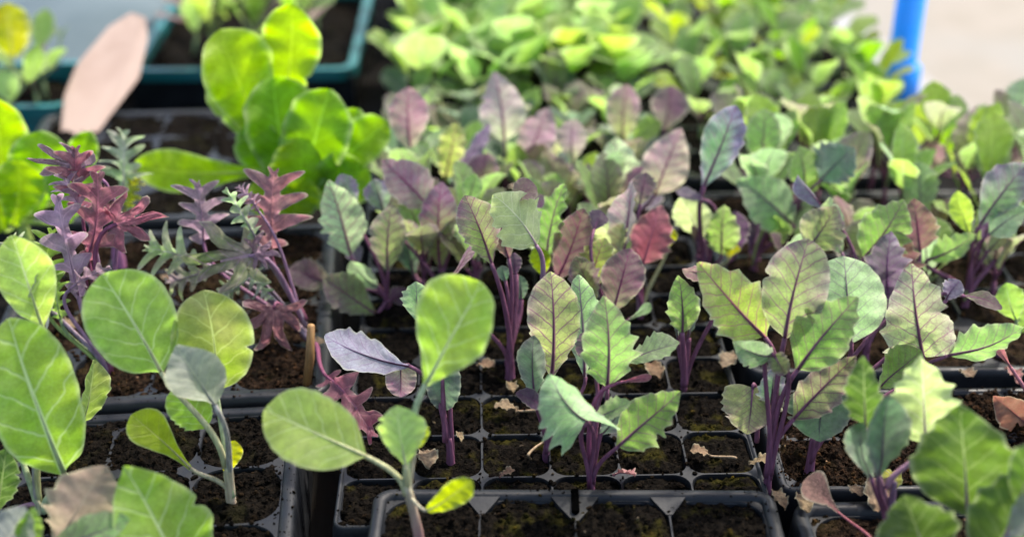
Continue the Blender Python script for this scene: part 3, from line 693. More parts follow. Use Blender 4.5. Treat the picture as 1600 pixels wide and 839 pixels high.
plant('kohlrabi_seedling', 'kohlrabi seedling with dark veined tall leaf, left of the slot plant', 'seedling', (853, 716), [
 ('oval', (862, 588), (860, 424), 100, .8, 1.4, 'ML', dict(curl=.25, teeth=.08, fold=.10)),
 ('oval', (836, 618), (834, 524), 50, -.5, -.4, 'KD', dict(roll=-15, teeth=.10)),
 ('oval', (850, 640), (806, 614), 34, -1.2, -1.6, 'VD', dict(roll=30, curl=.8)),
 ('oval', (915, 590), (905, 430), 58, 2.2, 2.8, 'KB', dict(curl=.35, teeth=.12, roll=18)),
 ('spat', (838, 716), (800, 718), 6, .4, .6, 'P', dict(start=(850, 714, .1))),
], KG)
plant('kohlrabi_seedling', 'kohlrabi with dark plum leaf and pale yellow leaf behind the centre', 'seedling', (960, 560), [
 ('oval', (958, 486), (985, 388), 80, -.8, -.2, 'P', dict(curl=.3, teeth=.05, roll=6)),
 ('oval', (922, 455), (945, 372), 60, .6, 1.2, 'KY', dict(teeth=.12, curl=.5)),
 ('oval', (925, 480), (900, 400), 52, -.2, .4, 'MP', dict(teeth=.12)),
 ('spat', (978, 502), (1016, 474), 16, .2, .6, 'KB', dict(roll=50)),
 ('oval', (928, 360), (940, 330), 36, 1.5, 2.5, 'VD', {}),
], KG)
plant('kohlrabi_seedling', 'kohlrabi with a thick cluster of purple stalks left of centre', 'seedling', (797, 596), [
 ('oval', (768, 412), (726, 306), 72, .2, .8, 'MP', dict(curl=.25, teeth=.08, roll=6, pr=.0017)),
 ('oval', (795, 405), (780, 338), 46, 1.0, 1.5, 'BP', {}),
 ('kohl', (838, 384), (770, 304), 92, -.2, -.6, 'KV', dict(back=True, curl=-.5, roll=20, teeth=.08, pr=.0017, start=(846, 470, 0))),
 ('oval', (800, 318), (838, 292), 40, .4, .9, 'P', dict(roll=-50, curl=.8, start=(836, 388, 0), petiole=False)),
 ('spat', (700, 438), (738, 382), 15, 1.0, 1.6, 'PK', dict(roll=55)),
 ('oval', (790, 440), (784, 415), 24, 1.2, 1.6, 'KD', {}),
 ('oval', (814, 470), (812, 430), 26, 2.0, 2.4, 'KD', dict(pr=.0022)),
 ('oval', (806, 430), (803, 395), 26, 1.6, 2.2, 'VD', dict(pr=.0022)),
], KG, stem=(.03, .0034))
plant('kohlrabi_seedling', 'kohlrabi with a brown veined leaf beside a pointed green leaf', 'seedling', (866, 545), [
 ('oval', (868, 440), (912, 326), 70, .4, .8, 'BP', dict(curl=.25, teeth=.05)),
 ('kohl', (856, 402), (884, 288), 52, 1.2, 1.8, 'K', dict(roll=-35, fold=.25, teeth=.18)),
 ('oval', (848, 430), (838, 385), 40, .8, 1.0, 'YG', {}),
], KG)
plant('kohlrabi_seedling', 'kohlrabi with pale toothed leaf and plum leaf, at the left edge of the middle tray', 'seedling', (607, 484), [
 ('kohl', (548, 400), (513, 282), 80, .8, 1.4, 'KX', dict(curl=.3, roll=10, teeth=.10)),
 ('oval', (606, 425), (612, 321), 64, 0, .4, 'ML', dict(curl=.2, teeth=.05)),
 ('oval', (586, 490), (505, 434), 66, -.8, -1.3, 'MP', dict(curl=.4, teeth=.05, roll=8)),
 ('oval', (520, 445), (452, 420), 54, 1.6, 1.4, 'P', dict(curl=.5)),
 ('oval', (590, 450), (548, 408), 40, -.2, -.4, 'KB', dict(roll=-35, curl=.7)),
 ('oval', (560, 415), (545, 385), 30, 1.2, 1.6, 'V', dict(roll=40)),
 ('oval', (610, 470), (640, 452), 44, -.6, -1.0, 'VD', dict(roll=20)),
 ('oval', (552, 330), (532, 272), 46, 2.0, 2.6, 'GV', {}),
], KG)
plant('kohlrabi_seedling', 'kohlrabi with a flat violet leaf and three bare purple stalks under it', 'seedling', (704, 727), [
 ('oval', (640, 572), (507, 524), 66, 1.5, 1.8, 'VB', dict(roll=-48, curl=.6, cup=-.25, teeth=.05, pr=.0016)),
 ('heart', (690, 572), (692, 642), 56, 1.0, .4, 'KD', dict(curl=.5, teeth=.08, start=(695, 690, 0))),
 ('heart', (626, 575), (626, 620), 48, 1.8, 1.4, 'PK', dict(curl=.4, start=(640, 572, 1.7), teeth=.02, pr=.0009)),
 ('oval', (705, 560), (720, 440), 40, 1.2, 1.8, 'V', dict(roll=60)),
 ('oval', (652, 500), (650, 440), 50, 2.6, 3.0, 'KB', dict(teeth=.1, start=(697, 690, 0))),
], KG, stem=(.02, .0028))
plant('kohlrabi_seedling', 'purple tipped kohlrabi with yellow base in the middle tray', 'seedling', (688, 478), [
 ('oval', (688, 420), (690, 284), 66, .5, 1.2, 'PT', dict(curl=.25, teeth=.05)),
 ('kohl', (672, 326), (596, 250), 74, 2.4, 2.8, 'PK', dict(curl=.4, teeth=.05, roll=10)),
 ('oval', (730, 318), (742, 272), 36, 2.2, 2.8, 'K', {}),
 ('oval', (648, 430), (632, 360), 40, 1.8, 2.2, 'KD', dict(pr=.0020)),
 ('oval', (668, 462), (695, 425), 30, 0, .2, 'K', dict(roll=40)),
 ('oval', (600, 330), (585, 280), 50, 2.8, 3.2, 'GV', {}),
], KG)
plant('kohlrabi_seedling', 'kohlrabi with one red leaf and one folded lilac leaf', 'seedling', (1000, 500), [
 ('kohl', (1005, 412), (1034, 320), 72, .6, 1.2, 'R', dict(curl=.3, teeth=.10)),
 ('kohl', (975, 402), (990, 282), 44, -.2, .2, 'PL', dict(back=True, roll=48, fold=.4, teeth=.08, pr=.0016)),
 ('kohl', (968, 395), (930, 345), 50, -.1, .2, 'KV', dict(back=True, roll=-30, curl=.5)),
 ('oval', (1000, 320), (1010, 270), 46, 2.4, 3.0, 'P', {}),
 ('oval', (1045, 385), (1052, 358), 22, 1.4, 1.6, 'Y', {}),
], KG)
plant('kohlrabi_seedling', 'slim kohlrabi with one upright green leaf on three purple stalks', 'seedling', (1068, 612), [
 ('kohl', (1066, 520), (1060, 430), 58, 0, .5, 'K', dict(curl=.25, fold=.2, teeth=.10, pr=.0020)),
 ('oval', (1120, 428), (1066, 420), 30, 1.2, .8, 'P', dict(roll=-40, curl=.5)),
 ('oval', (1076, 530), (1078, 455), 20, .5, .8, 'KD', dict(roll=60, pr=.0020)),
 ('spat', (1060, 535), (1058, 470), 20, .8, 1.0, 'KD', dict(pr=.0018)),
], KG)
# ---- right plants
RG_ = 'kohlrabi seedlings on the right'
plant('kohlrabi_seedling', 'large kohlrabi with a glowing yellow leaf and a round purple veined leaf', 'seedling', (1198, 764), [
 ('kohl', (1196, 528), (1092, 410), 104, 2.2, 2.6, 'KY', dict(curl=.3, teeth=.09, roll=4, pr=.0018)),
 ('round', (1226, 530), (1264, 374), 108, 1.6, 2.4, 'ML', dict(curl=.25, teeth=.03, pr=.0019)),
 ('kohl', (1246, 578), (1340, 464), 98, .6, .8, 'K', dict(curl=.3, teeth=.15, roll=-6, pr=.0018)),
 ('kohl', (1240, 655), (1338, 556), 74, .2, .4, 'MP', dict(curl=.4, teeth=.08, roll=8, pr=.0016)),
 ('kohl', (1208, 556), (1146, 534), 46, -.2, -.8, 'KB', dict(curl=.7, roll=-30, teeth=.12)),
 ('heart', (1210, 556), (1228, 585), 30, -.4, -.6, 'MP', dict(curl=.9)),
 ('kohl', (1205, 640), (1212, 570), 50, 1.2, 1.4, 'GV', {}),
 ('heart', (1176, 606), (1168, 678), 98, 1.6, .6, 'ML', dict(curl=.6, cup=-.3, fold=-.2, start=(1182, 690, 1.6), teeth=.05)),
], RG_, stem=(.03, .0026))
plant('kohlrabi_seedling', 'kohlrabi with a drooping dark heart shaped leaf beside its striped stem', 'seedling', (1264, 742), [
 ('heart', (1286, 618), (1280, 690), 104, -.8, -1.8, 'KD', dict(curl=.6, cup=-.25, fold=-.15, teeth=.04, start=(1300, 600, 0), pr=.0018)),
 ('round', (1330, 535), (1318, 400), 128, 1.8, 2.8, 'KB', dict(curl=.3, teeth=.03, roll=-6, pr=.0019)),
 ('delta', (1442, 556), (1424, 412), 124, 1.4, 2.0, 'ML', dict(curl=.3, teeth=.11, pr=.0019)),
 ('kohl', (1480, 556), (1602, 512), 58, .8, .2, 'K', dict(back=True, roll=40, curl=-.5, fold=.3)),
 ('oval', (1375, 605), (1440, 548), 70, .4, .2, 'K', dict(roll=-25, curl=.5, teeth=.06)),
 ('oval', (1478, 470), (1500, 438), 36, 2.2, 2.4, 'V', dict(roll=-20)),
 ('oval', (1505, 462), (1566, 482), 28, 2.4, 2.2, 'P', dict(roll=-35, curl=.5)),
], RG_, stem=(.028, .0030))
plant('kohlrabi_seedling', 'kohlrabi with a violet lobed leaf between the pale round leaves', 'seedling', (1352, 560), [
 ('delta', (1388, 462), (1392, 362), 84, 1.4, 1.8, 'V', dict(teeth=.22, curl=.3)),
 ('delta', (1405, 440), (1400, 356), 84, 2.6, 3.2, 'BP', dict(teeth=.2)),
 ('kohl', (1262, 388), (1306, 322), 84, 3.0, 3.6, 'ML', dict(back=False, teeth=.07, roll=6)),
 ('kohl', (1350, 402), (1412, 312), 90, 3.2, 3.8, 'K', dict(teeth=.13, fold=.2)),
 ('kohl', (1438, 392), (1428, 310), 68, 4.0, 4.6, 'BP', dict(teeth=.10)),
 ('kohl', (1316, 396), (1296, 308), 48, 3.4, 3.8, 'KV', dict(back=True, roll=40)),
 ('spat', (1306, 345), (1246, 276), 24, 4.0, 4.2, 'V', dict(back=True, roll=50, curlx=1.2)),
 ('kohl', (1285, 440), (1270, 400), 40, 2.6, 2.8, 'KD', {}),
], RG_)
plant('kohlrabi_seedling', 'kohlrabi with two blue green leaves spread behind the round purple veined leaf', 'seedling', (1178, 420), [
 ('kohl', (1238, 352), (1152, 280), 84, -.4, -.2, 'KB', dict(curl=.4, roll=10, teeth=.07, pr=.002)),
 ('kohl', (1282, 282), (1336, 232), 82, 0, .4, 'KD', dict(curl=.4, roll=-15, teeth=.10)),
 ('kohl', (1258, 290), (1248, 228), 60, .4, .8, 'K', dict(roll=25)),
 ('oval', (1240, 300), (1276, 272), 40, 1, 1.2, 'SY', {}),
 ('oval', (1175, 390), (1180, 345), 40, .8, 1.0, 'VD', dict(pr=.0032)),
], RG_)
plant('kohlrabi_seedling', 'kohlrabi with a tall grey green leaf over a small toothed leaf', 'seedling', (1098, 452), [
 ('oval', (1100, 292), (1150, 165), 78, .6, 1.4, 'GV', dict(curl=.3, roll=-10, pr=.0020)),
 ('kohl', (1098, 372), (1062, 308), 60, .2, .4, 'KV', dict(back=True, roll=-25, teeth=.06)),
 ('kohl', (1128, 398), (1132, 320), 60, -.8, -.6, 'K', dict(teeth=.14, fold=.18)),
 ('oval', (1150, 395), (1150, 330), 56, .4, .8, 'VD', {}),
 ('oval', (1100, 312), (1055, 300), 22, 0, .2, 'V', dict(roll=40)),
 ('spat', (1138, 405), (1146, 380), 28, -.9, -.9, 'Y', {}),
 ('spat', (1090, 400), (1085, 350), 16, .3, .5, 'VD', dict(pr=.0022)),
], KG)
plant('kohlrabi_seedling', 'kohlrabi with long dark violet leaf leaning past the right edge', 'seedling', (1508, 478), [
 ('oval', (1532, 352), (1606, 258), 70, 0, .2, 'GV', dict(curl=.4, roll=-18, teeth=.04, pr=.0020)),
 ('kohl', (1545, 366), (1606, 325), 54, -1.0, -1.4, 'KB', dict(roll=-35, curl=.5, teeth=.06)),
 ('oval', (1514, 364), (1496, 298), 42, .6, 1.0, 'SY', dict(teeth=.05)),
 ('kohl', (1452, 405), (1525, 365), 46, -.8, -1.4, 'K', dict(back=True, roll=30, curl=-.4, pr=.0018)),
 ('oval', (1545, 392), (1580, 350), 38, .4, .6, 'KB', dict(roll=30)),
 ('spat', (1530, 390), (1545, 340), 20, .8, 1.0, 'VD', dict(pr=.0022)),
 ('spat', (1560, 400), (1580, 370), 22, 1.4, 1.6, 'V', dict(pr=.0022)),
], RG_)
plant('kohlrabi_seedling', 'small seedling with one plain green leaf at the right edge', 'seedling', (1562, 556), [
 ('oval', (1588, 500), (1572, 442), 52, .4, .6, 'S', dict(res=.8)),
 ('oval', (1592, 520), (1626, 470), 40, .8, 1.0, 'S', dict(res=.8)),
], RG_)
plant('kohlrabi_seedling', 'brown leaved seedling at the right edge beyond the dark foreground leaves', 'seedling', (1606, 664), [
 ('kohl', (1612, 668), (1553, 618), 66, 0, -.4, 'BR', dict(roll=-10, teeth=.06)),
 ('spat', (1580, 575), (1558, 540), 14, 1, 1.2, 'DP', {}),
], RG_)
plant('broccoli_seedling', 'broccoli seedling with blue green folded leaves on one thick mauve stem', 'seedling', (1378, 872), [
 ('kohl', (1352, 668), (1348, 556), 66, .6, 1.2, 'FD', dict(roll=-12, teeth=.10)),
 ('oval', (1372, 745), (1388, 618), 64, -.6, 0, 'KD', dict(roll=38, fold=.35, teeth=.04)),
 ('oval', (1362, 748), (1345, 660), 52, -.2, .2, 'KD', dict(roll=-40, fold=.2)),
 ('kohl', (1446, 695), (1440, 556), 122, .8, 1.6, 'KV', dict(curl=.3, teeth=.12, ruffle=2.0, start=(1386, 762, 0), pr=.0016)),
], 'broccoli seedlings in the near corners', z=0, stem=(.052, .0032), stemcol=(.17, .10, .16))
plant('broccoli_seedling', 'near broccoli seedling filling the lower right corner with dark toothed leaves', 'seedling', (1540, 1000), [
 ('kohl', (1512, 800), (1500, 632), 186, 3, 4.5, 'FD', dict(curl=.35, teeth=.065, roll=-6, pr=.0022, ruffle=1.4)),
 ('kohl', (1450, 875), (1412, 772), 140, 1, 1.6, 'FD', dict(curl=.4, teeth=.08, roll=6, pr=.0019)),
 ('kohl', (1545, 880), (1625, 730), 150, .6, 1.2, 'FD', dict(curl=.4, teeth=.07, roll=8, pr=.0019)),
 ('oval', (1575, 840), (1640, 770), 64, -.2, 0, 'GU', dict(roll=-10)),
 ('oval', (1590, 790), (1640, 690), 90, .5, .8, 'FD', {}),
], 'broccoli seedlings in the near corners', z=0, stem=(.05, .0034), stemcol=(.2, .14, .18))
# ---- left plants
plant('cabbage_seedling', 'cabbage seedling with two big rounded leaves in the lower left tray', 'seedling', (362, 792), [
 ('round', (252, 582), (160, 428), 142, .2, 1.0, 'GB', dict(curl=.25, cup=-.08, pr=.0018, start=(352, 730, 0), teeth=.01)),
 ('round', (338, 612), (318, 454), 128, 1.8, 2.4, 'GO', dict(curl=.3, cup=.25, roll=-5, pr=.0018, teeth=.02)),
 ('kohl', (336, 634), (276, 540), 104, -1.4, -1.8, 'GU', dict(back=True, fold=.30, roll=-10, curl=-.3, pr=.0018, teeth=.012)),
 ('round', (322, 668), (272, 606), 62, .8, .8, 'G', dict(roll=-20, curl=.5, teeth=.06)),
 ('spat', (298, 732), (205, 648), 66, -.2, -.4, 'YG', dict(curl=.3, pr=.0015, start=(358, 772, 0))),
 ('kidney', (352, 735), (366, 688), 36, .8, .8, 'Y', dict(curl=.5)),
 ('kidney', (362, 800), (382, 806), 18, -.3, -.4, 'DP', dict(roll=-30, start=(363, 794), pr=.0008)),
 ('kidney', (360, 800), (350, 812), 14, -.3, -.4, 'DP', dict(roll=30, start=(361, 794), pr=.0008)),
], 'cabbage seedlings in the left trays', stem=(.016, .0028), stemcol=(.36, .27, .20), stemtop=(357, 728), stemcol2=(.36, .33, .22))
plant('cabbage_seedling', 'cabbage seedling with a huge pale veined leaf at the left edge', 'seedling', (64, 806), [
 ('round', (102, 742), (14, 498), 146, -.6, 0, 'G', dict(curl=.3, roll=8, pr=.0026, teeth=.03, start=(72, 800, 0))),
 ('oval', (66, 512), (18, 368), 100, 3.2, 3.8, 'GY', dict(roll=-8, fold=.2, pr=.0018, teeth=.02)),
 ('oval', (72, 520), (68, 420), 40, 3.6, 3.6, 'GU', dict(back=True, roll=45)),
 ('oval', (-6, 800), (10, 700), 60, -1.2, -1.0, 'FD', {}),
 ('oval', (58, 700), (50, 620), 40, 1.2, 1.5, 'G', dict(pr=.0020)),
 ('oval', (30, 700), (20, 640), 40, 1.4, 1.7, 'G', dict(pr=.0020)),
], 'cabbage seedlings in the left trays', stem=(.012, .0034), stemcol=(.30, .30, .20))
plant('cabbage_seedling', 'thin seedling with a narrow folded leaf beside the huge pale veined leaf', 'seedling', (128, 702), [
 ('oval', (122, 668), (146, 562), 44, .2, .5, 'GO', dict(roll=40, fold=.4)),
 ('spat', (118, 690), (112, 640), 20, .4, .6, 'GO', {}),
], 'cabbage seedlings in the left trays', stem=(.008, .0020), stemcol=(.28, .26, .18))
plant('broccoli_seedling', 'near broccoli seedling with brownish lobed leaf in the lower left corner', 'seedling', (110, 960), [
 ('scal', (88, 850), (164, 728), 126, 2, 2.6, 'GM', dict(curl=.35, roll=6, pr=.0018)),
 ('kohl', (300, 945), (192, 728), 170, 1.2, 2.2, 'G', dict(curl=.3, roll=22, teeth=.035, pr=.0020)),
 ('oval', (70, 862), (204, 812), 66, .6, .3, 'KB', dict(roll=-20, curl=.5, teeth=.05)),
 ('oval', (-10, 880), (40, 790), 80, 0, .2, 'GU', {}),
 ('kohl', (40, 850), (52, 792), 50, 0, .2, 'G', {}),
], 'broccoli seedlings in the near corners', z=-.002, stem=(.04, .0032), stemcol=(.3, .3, .2))
KA = 'red curly kale seedlings'
plant('kale_seedling', 'red kale seedling with long mauve stalks leaning left and star shaped leaves', 'seedling', (486, 540), [
 ('lobed', (424, 392), (428, 268), 112, 1.2, 1.8, 'RD', dict(curl=.3, pr=.0015, start=(478, 500, 0))),
 ('star', (388, 400), (268, 428), 128, -1.0, -2.2, 'RG', dict(curl=.8, roll=10, pr=.0017, start=(476, 505, 0))),
 ('star', (398, 396), (440, 384), 70, -1.0, -1.0, 'RV', dict(curl=.4, petiole=False)),
 ('lobed', (312, 410), (228, 388), 76, .6, .4, 'FG', dict(curl=.4)),
 ('lobed', (318, 380), (308, 286), 88, 1.6, 2.0, 'RM', dict(curl=.6)),
 ('star', (428, 482), (424, 556), 118, -2.4, -3.2, 'RD', dict(curl=.5, roll=-5, start=(470, 520, 0), pr=.0013)),
 ('lobed', (508, 586), (582, 682), 100, -6.0, -12.2, 'R', dict(curl=.4, roll=8, start=(486, 528, -.3), pr=.0016, up=Vector((.4, -.6, .1)))),
 ('frill', (366, 408), (420, 466), 42, -.4, -.8, 'FG', dict(curl=.4)),
 ('frill', (404, 382), (352, 296), 38, -.4, -.2, 'FG', dict(curl=.5, fold=.5, pr=.0018, start=(478, 510, 0))),
 ('lobed', (330, 420), (260, 440), 60, .4, .4, 'RG', dict(curl=.5)),
 ('frill', (380, 440), (330, 470), 40, -.2, -.4, 'FG', dict(curl=.5, pr=.0010)),
 ('frill', (404, 330), (372, 292), 30, .4, .6, 'RV', dict(curl=.6, pr=.0011, start=(470, 490, 0))),
], KA, z=0, stem=(.010, .0030), stemcol=(.20, .10, .18))
plant('kale_seedling', 'frilly mauve kale seedling at the left with stalks bent to the right', 'seedling', (182, 594), [
 ('lobed', (122, 460), (88, 306), 92, .2, .8, 'RV', dict(ruffle=2.4, curl=.4, pr=.0020, start=(140, 520, 0))),
 ('lobed', (134, 412), (152, 272), 92, 1.6, 2.2, 'R', dict(curl=.35, pr=.0018)),
 ('star', (182, 350), (268, 326), 96, 1.4, 1.2, 'R', dict(curl=.35, pr=.0018)),
 ('lobed', (128, 330), (118, 232), 80, 2.6, 3.2, 'R', dict(curl=.5)),
 ('star', (128, 262), (28, 236), 64, 3.0, 3.0, 'RM', dict(curl=.4)),
 ('frill', (70, 470), (82, 360), 70, .8, 1.2, 'SY', dict(curl=.5)),
 ('frill', (95, 500), (86, 420), 50, .6, .9, 'S', dict(curl=.5)),
 ('lobed', (110, 452), (172, 418), 40, -.4, -.6, 'RV', dict(curl=.5)),
 ('frill', (50, 440), (20, 370), 60, 1.2, 1.6, 'FG', dict(curl=.4)),
 ('frill', (130, 330), (96, 262), 46, 2.2, 2.6, 'RV', dict(curl=.5, pr=.0011)),
], KA, z=0, stem=(.006, .0026), stemcol=(.26, .08, .20), lean=(-.01, 0))
plant('kale_seedling', 'pale frilly kale seedling with a pink stem behind the red star leaf', 'seedling', (188, 422), [
 ('frill', (190, 318), (192, 206), 74, 0, .4, 'FG', dict(curl=.3, pr=.0020)),
 ('frill', (196, 330), (215, 280), 34, -.2, -.1, 'Y', dict(curl=.5)),
 ('lobed', (180, 340), (150, 300), 50, -.4, -.2, 'R', {}),
], KA, z=0, stem=(.03, .0052), stemcol=(.30, .12, .22))
# ---- lettuces
LE = 'bright lettuces behind the kale'
plant('lettuce', 'tall bright lettuce with upright rounded leaves left of the purple seedlings', 'lettuce', (436, 352), [
 ('lett', (424, 225), (345, 46), 126, 1.0, 1.6, 'L', dict(curl=.35, cup=.2, res=.7, pr=.003)),
 ('lett', (440, 190), (456, 6), 92, 2.4, 3.0, 'L', dict(curl=.3, roll=-15, res=.7, pr=.003)),
 ('lett', (455, 310), (425, 120), 130, -.4, .2, 'LD', dict(curl=.4, roll=8, res=.7, pr=.003)),
 ('lett', (462, 320), (515, 140), 120, -1.0, -.6, 'LD', dict(curl=.5, roll=-10, res=.7, pr=.003)),
 ('lett', (398, 268), (212, 260), 74, -1.6, -2.6, 'L', dict(curl=.3, roll=-5, res=.7, pr=.003)),
 ('lett', (480, 285), (606, 190), 84, -.6, -.4, 'LD', dict(curl=.5, res=.7, pr=.003)),
 ('lett', (448, 345), (395, 285), 70, -2.6, -3.2, 'L', dict(curl=.6, res=.7)),
 ('lett', (455, 350), (480, 280), 70, -2.8, -3.4, 'L', dict(curl=.6, res=.7)),
 ('lett', (415, 240), (332, 120), 70, 2.0, 2.4, 'LD', dict(curl=.4, res=.7)),
 ('lett', (430, 300), (395, 190), 80, -.8, -.4, 'LD', dict(curl=.4, res=.7)),
 ('lett', (480, 320), (575, 262), 96, -1.6, -1.8, 'LD', dict(curl=.6, res=.7, pr=.003)),
 ('lett', (460, 330), (470, 215), 110, -1.8, -1.6, 'L', dict(curl=.7, roll=14, res=.7, pr=.003)),
 ('lett', (500, 300), (560, 170), 80, .6, 1.0, 'LD', dict(curl=.5, res=.7, pr=.003)),
], LE, z=0, stem=(.02, .006), stemcol=(.30, .40, .10))
plant('lettuce', 'bright lettuce cut off by the left edge behind the mauve kale', 'lettuce', (40, 372), [
 ('lett', (60, 330), (62, 205), 96, 0, .4, 'LD', dict(curl=.4, roll=10, res=.7)),
 ('lett', (100, 345), (120, 240), 90, -.6, -.3, 'LD', dict(curl=.4, res=.7)),
 ('lett', (10, 330), (-10, 150), 100, .6, 1.0, 'L', dict(curl=.4, res=.7)),
 ('lett', (20, 350), (30, 250), 84, -1.4, -1.2, 'L', dict(curl=.4, res=.7)),
 ('lett', (110, 300), (140, 205), 50, .8, 1.2, 'LD', dict(res=.7)),
 ('lett', (5, 360), (-20, 290), 80, -1.8, -1.8, 'L', dict(res=.7)),
], LE, z=0, stem=(.02, .005), stemcol=(.30, .40, .10))
# ---- purple seedlings behind the middle tray
BK = 'purple kohlrabi seedlings behind the middle tray'
plant('kohlrabi_seedling', 'blurred kohlrabi with one broad plum leaf and a rolled violet leaf', 'seedling', (668, 352), [
 ('oval', (642, 236), (638, 136), 74, .4, .8, 'PK', dict(curl=.3, res=.8)),
 ('oval', (694, 284), (714, 192), 52, -.2, .2, 'KY', dict(curl=.4, teeth=.1, ruffle=2, res=.8)),
 ('oval', (704, 292), (762, 192), 34, -.5, -.4, 'V', dict(roll=40, fold=.3, res=.8)),
 ('oval', (640, 300), (620, 250), 50, 1, 1.2, 'KD', dict(res=.6)),
], BK)
plant('kohlrabi_seedling', 'blurred kohlrabi whose broad pale mauve leaf stands highest', 'seedling', (792, 318), [
 ('kohl', (788, 222), (772, 112), 80, .4, .8, 'PL', dict(curl=.3, teeth=.04, res=.8)),
 ('kohl', (826, 254), (858, 168), 70, -.4, -.2, 'PK', dict(curl=.3, teeth=.04, res=.8)),
 ('oval', (806, 285), (812, 226), 42, -.8, -.8, 'S', dict(roll=-25, res=.8)),
 ('oval', (760, 290), (750, 230), 40, .4, .6, 'K', dict(res=.6)),
], BK)
plant('kohlrabi_seedling', 'blurred kohlrabi with small mauve leaves left of the veined white leaf', 'seedling', (890, 345), [
 ('oval', (896, 252), (896, 186), 54, .8, 1.2, 'PL', dict(curl=.3, res=.8)),
 ('kohl', (890, 322), (848, 236), 66, -.6, -.4, 'ML', dict(curl=.3, res=.8)),
 ('oval', (920, 285), (932, 238), 40, 0, .2, 'SY', dict(res=.7)),
], BK)
plant('kohlrabi_seedling', 'kohlrabi with a whitish veined leaf beside a pink flushed leaf', 'seedling', (985, 368), [
 ('kohl', (970, 306), (962, 214), 80, -1.6, -1.4, 'KX', dict(teeth=.10, curl=.3, res=.9)),
 ('kohl', (1022, 306), (1064, 200), 86, -1.4, -1.0, 'PL', dict(teeth=.03, curl=.3, res=.9)),
 ('oval', (1000, 330), (1030, 292), 40, -.8, -1, 'V', dict(roll=30, res=.7)),
], BK)
plant('kohlrabi_seedling', 'blurred kohlrabi pair of plum leaves in front of the oval yellow leaf', 'seedling', (1002, 292), [
 ('oval', (974, 224), (980, 132), 60, .2, .6, 'PT', dict(curl=.3, res=.7)),
 ('oval', (1038, 204), (1050, 134), 66, .6, 1.0, 'P', dict(curl=.3, res=.7)),
 ('oval', (985, 222), (1034, 192), 40, -.6, -.8, 'S', dict(roll=-25, res=.7)),
], BK)
plant('kohlrabi_seedling', 'blurred mauve leaf standing against the pale floor at the right edge', 'seedling', (1512, 300), [
 ('oval', (1510, 258), (1524, 168), 60, 0, .4, 'PL', dict(res=.7)),
 ('oval', (1575, 258), (1625, 210), 66, -.4, -.4, 'PK', dict(res=.7)),
 ('oval', (1470, 268), (1450, 220), 46, -.4, -.2, 'PK', dict(res=.7)),
 ('oval', (1440, 262), (1380, 242), 36, -.2, -.2, 'VD', dict(res=.7)),
], 'blurred seedlings along the right')
plant('leafy_seedling', 'blurred seedling with two yellow green leaves right of the blue pipe base', 'seedling', (1452, 268), [
 ('round', (1428, 228), (1424, 156), 64, .6, .8, 'SY', dict(res=.6)),
 ('round', (1478, 236), (1500, 170), 66, .2, .4, 'LD', dict(res=.6)),
 ('round', (1545, 240), (1556, 200), 40, .6, .8, 'S', dict(res=.6)),
], 'blurred seedlings along the right')

# ------------------------------------------------------------ generated blurred seedlings
G = random.Random(21)
def gen(name, label, group, x, y, hgt, nl, ll, lw, pals, kind, z=-.004, res=.35, spread=.8, pr=.0013, el=(.35, 1.25)):
    B = Vector((x, y, z)); root = empty(name, B); tag(root, label, 'seedling', group)
    mb = MB(); top = B + Vector((G.uniform(-.004, .004), G.uniform(-.004, .004), hgt * .3))
    mb.tube([B - Vector((0, 0, .004)), (B + top) / 2, top], [.0024, .0022, .0018], 0, PAL[pals[0]]['st'], 6)
    link('stem', mb.mesh('stem', [STALK], True, tuple(B)), root)
    a0 = G.random() * 6.28
    for i in range(nl):
        a = a0 + i * 2.4 + G.uniform(-.4, .4); e = G.uniform(*el)
        out = Vector((math.cos(a), math.sin(a), 0)); L = ll * G.uniform(.7, 1.15)
        P1 = top + out * (spread * hgt * .35 * G.uniform(.5, 1.1)) + Vector((0, 0, hgt * G.uniform(.15, .5)))
        d = (out * math.cos(e) + Vector((0, 0, math.sin(e)))).normalized()
        nrm = Vector((0, 0, 1)) * math.cos(e) - out * math.sin(e)
        leaf(root, B, kind, top, P1, P1 + d * L, lw * G.uniform(.8, 1.15), nrm, G.choice(pals), res=res, pr=pr, curl=G.uniform(.2, .9), fold=G.uniform(.05, .25))
    return root
def fill(x0, x1, y0, y1, dx, dy, rot, fn, org=None):
    ox, oy = org or (x0, y0)
    nx, ny = int((x1 - x0) / dx), int((y1 - y0) / dy)
    for j in range(ny):
        for i in range(nx):
            lx, ly = (x0 - ox) + (i + .5) * dx + G.uniform(-.006, .006), (y0 - oy) + (j + .5) * dy + G.uniform(-.006, .006)
            fn(ox + lx * math.cos(rot) - ly * math.sin(rot), oy + lx * math.sin(rot) + ly * math.cos(rot), i, j)
def pale(x, y, i, j):
    gen('brassica_seedling', 'blurred pale bluish green brassica seedling massed behind the purple kohlrabi', 'pale brassica seedlings at the back', x, y, .060, 6, .050, .044, ['SB', 'SB', 'S', 'SY'], 'round')
fill(-.105, .150, 1.205, 1.47, .046, .044, R(1.5), pale)
def yel(x, y, i, j):
    gen('leafy_seedling', 'blurred yellow green seedling massed along the top of the photo', 'yellow green seedlings at the back', x, y, .085, 6, .062, .042, ['SY', 'S', 'LD', 'S', 'SB'], 'oval', el=(.5, 1.4))
fill(-.120, .270, 1.52, 1.80, .056, .056, R(1.5), yel)
def mixd(x, y, i, j):
    if x > .44 - (y - 1.1) * .25: return
    gen('leafy_seedling', 'blurred mid green seedling crowded between the purple kohlrabi and the blue pipe', 'mid green seedlings near the pipe', x, y, .050, 5, .040, .030, ['S', 'SY', 'LD', 'K', 'S', 'YG'], 'oval')
fill(.150, .370, 1.13, 1.51, .052, .050, R(1.5), mixd)
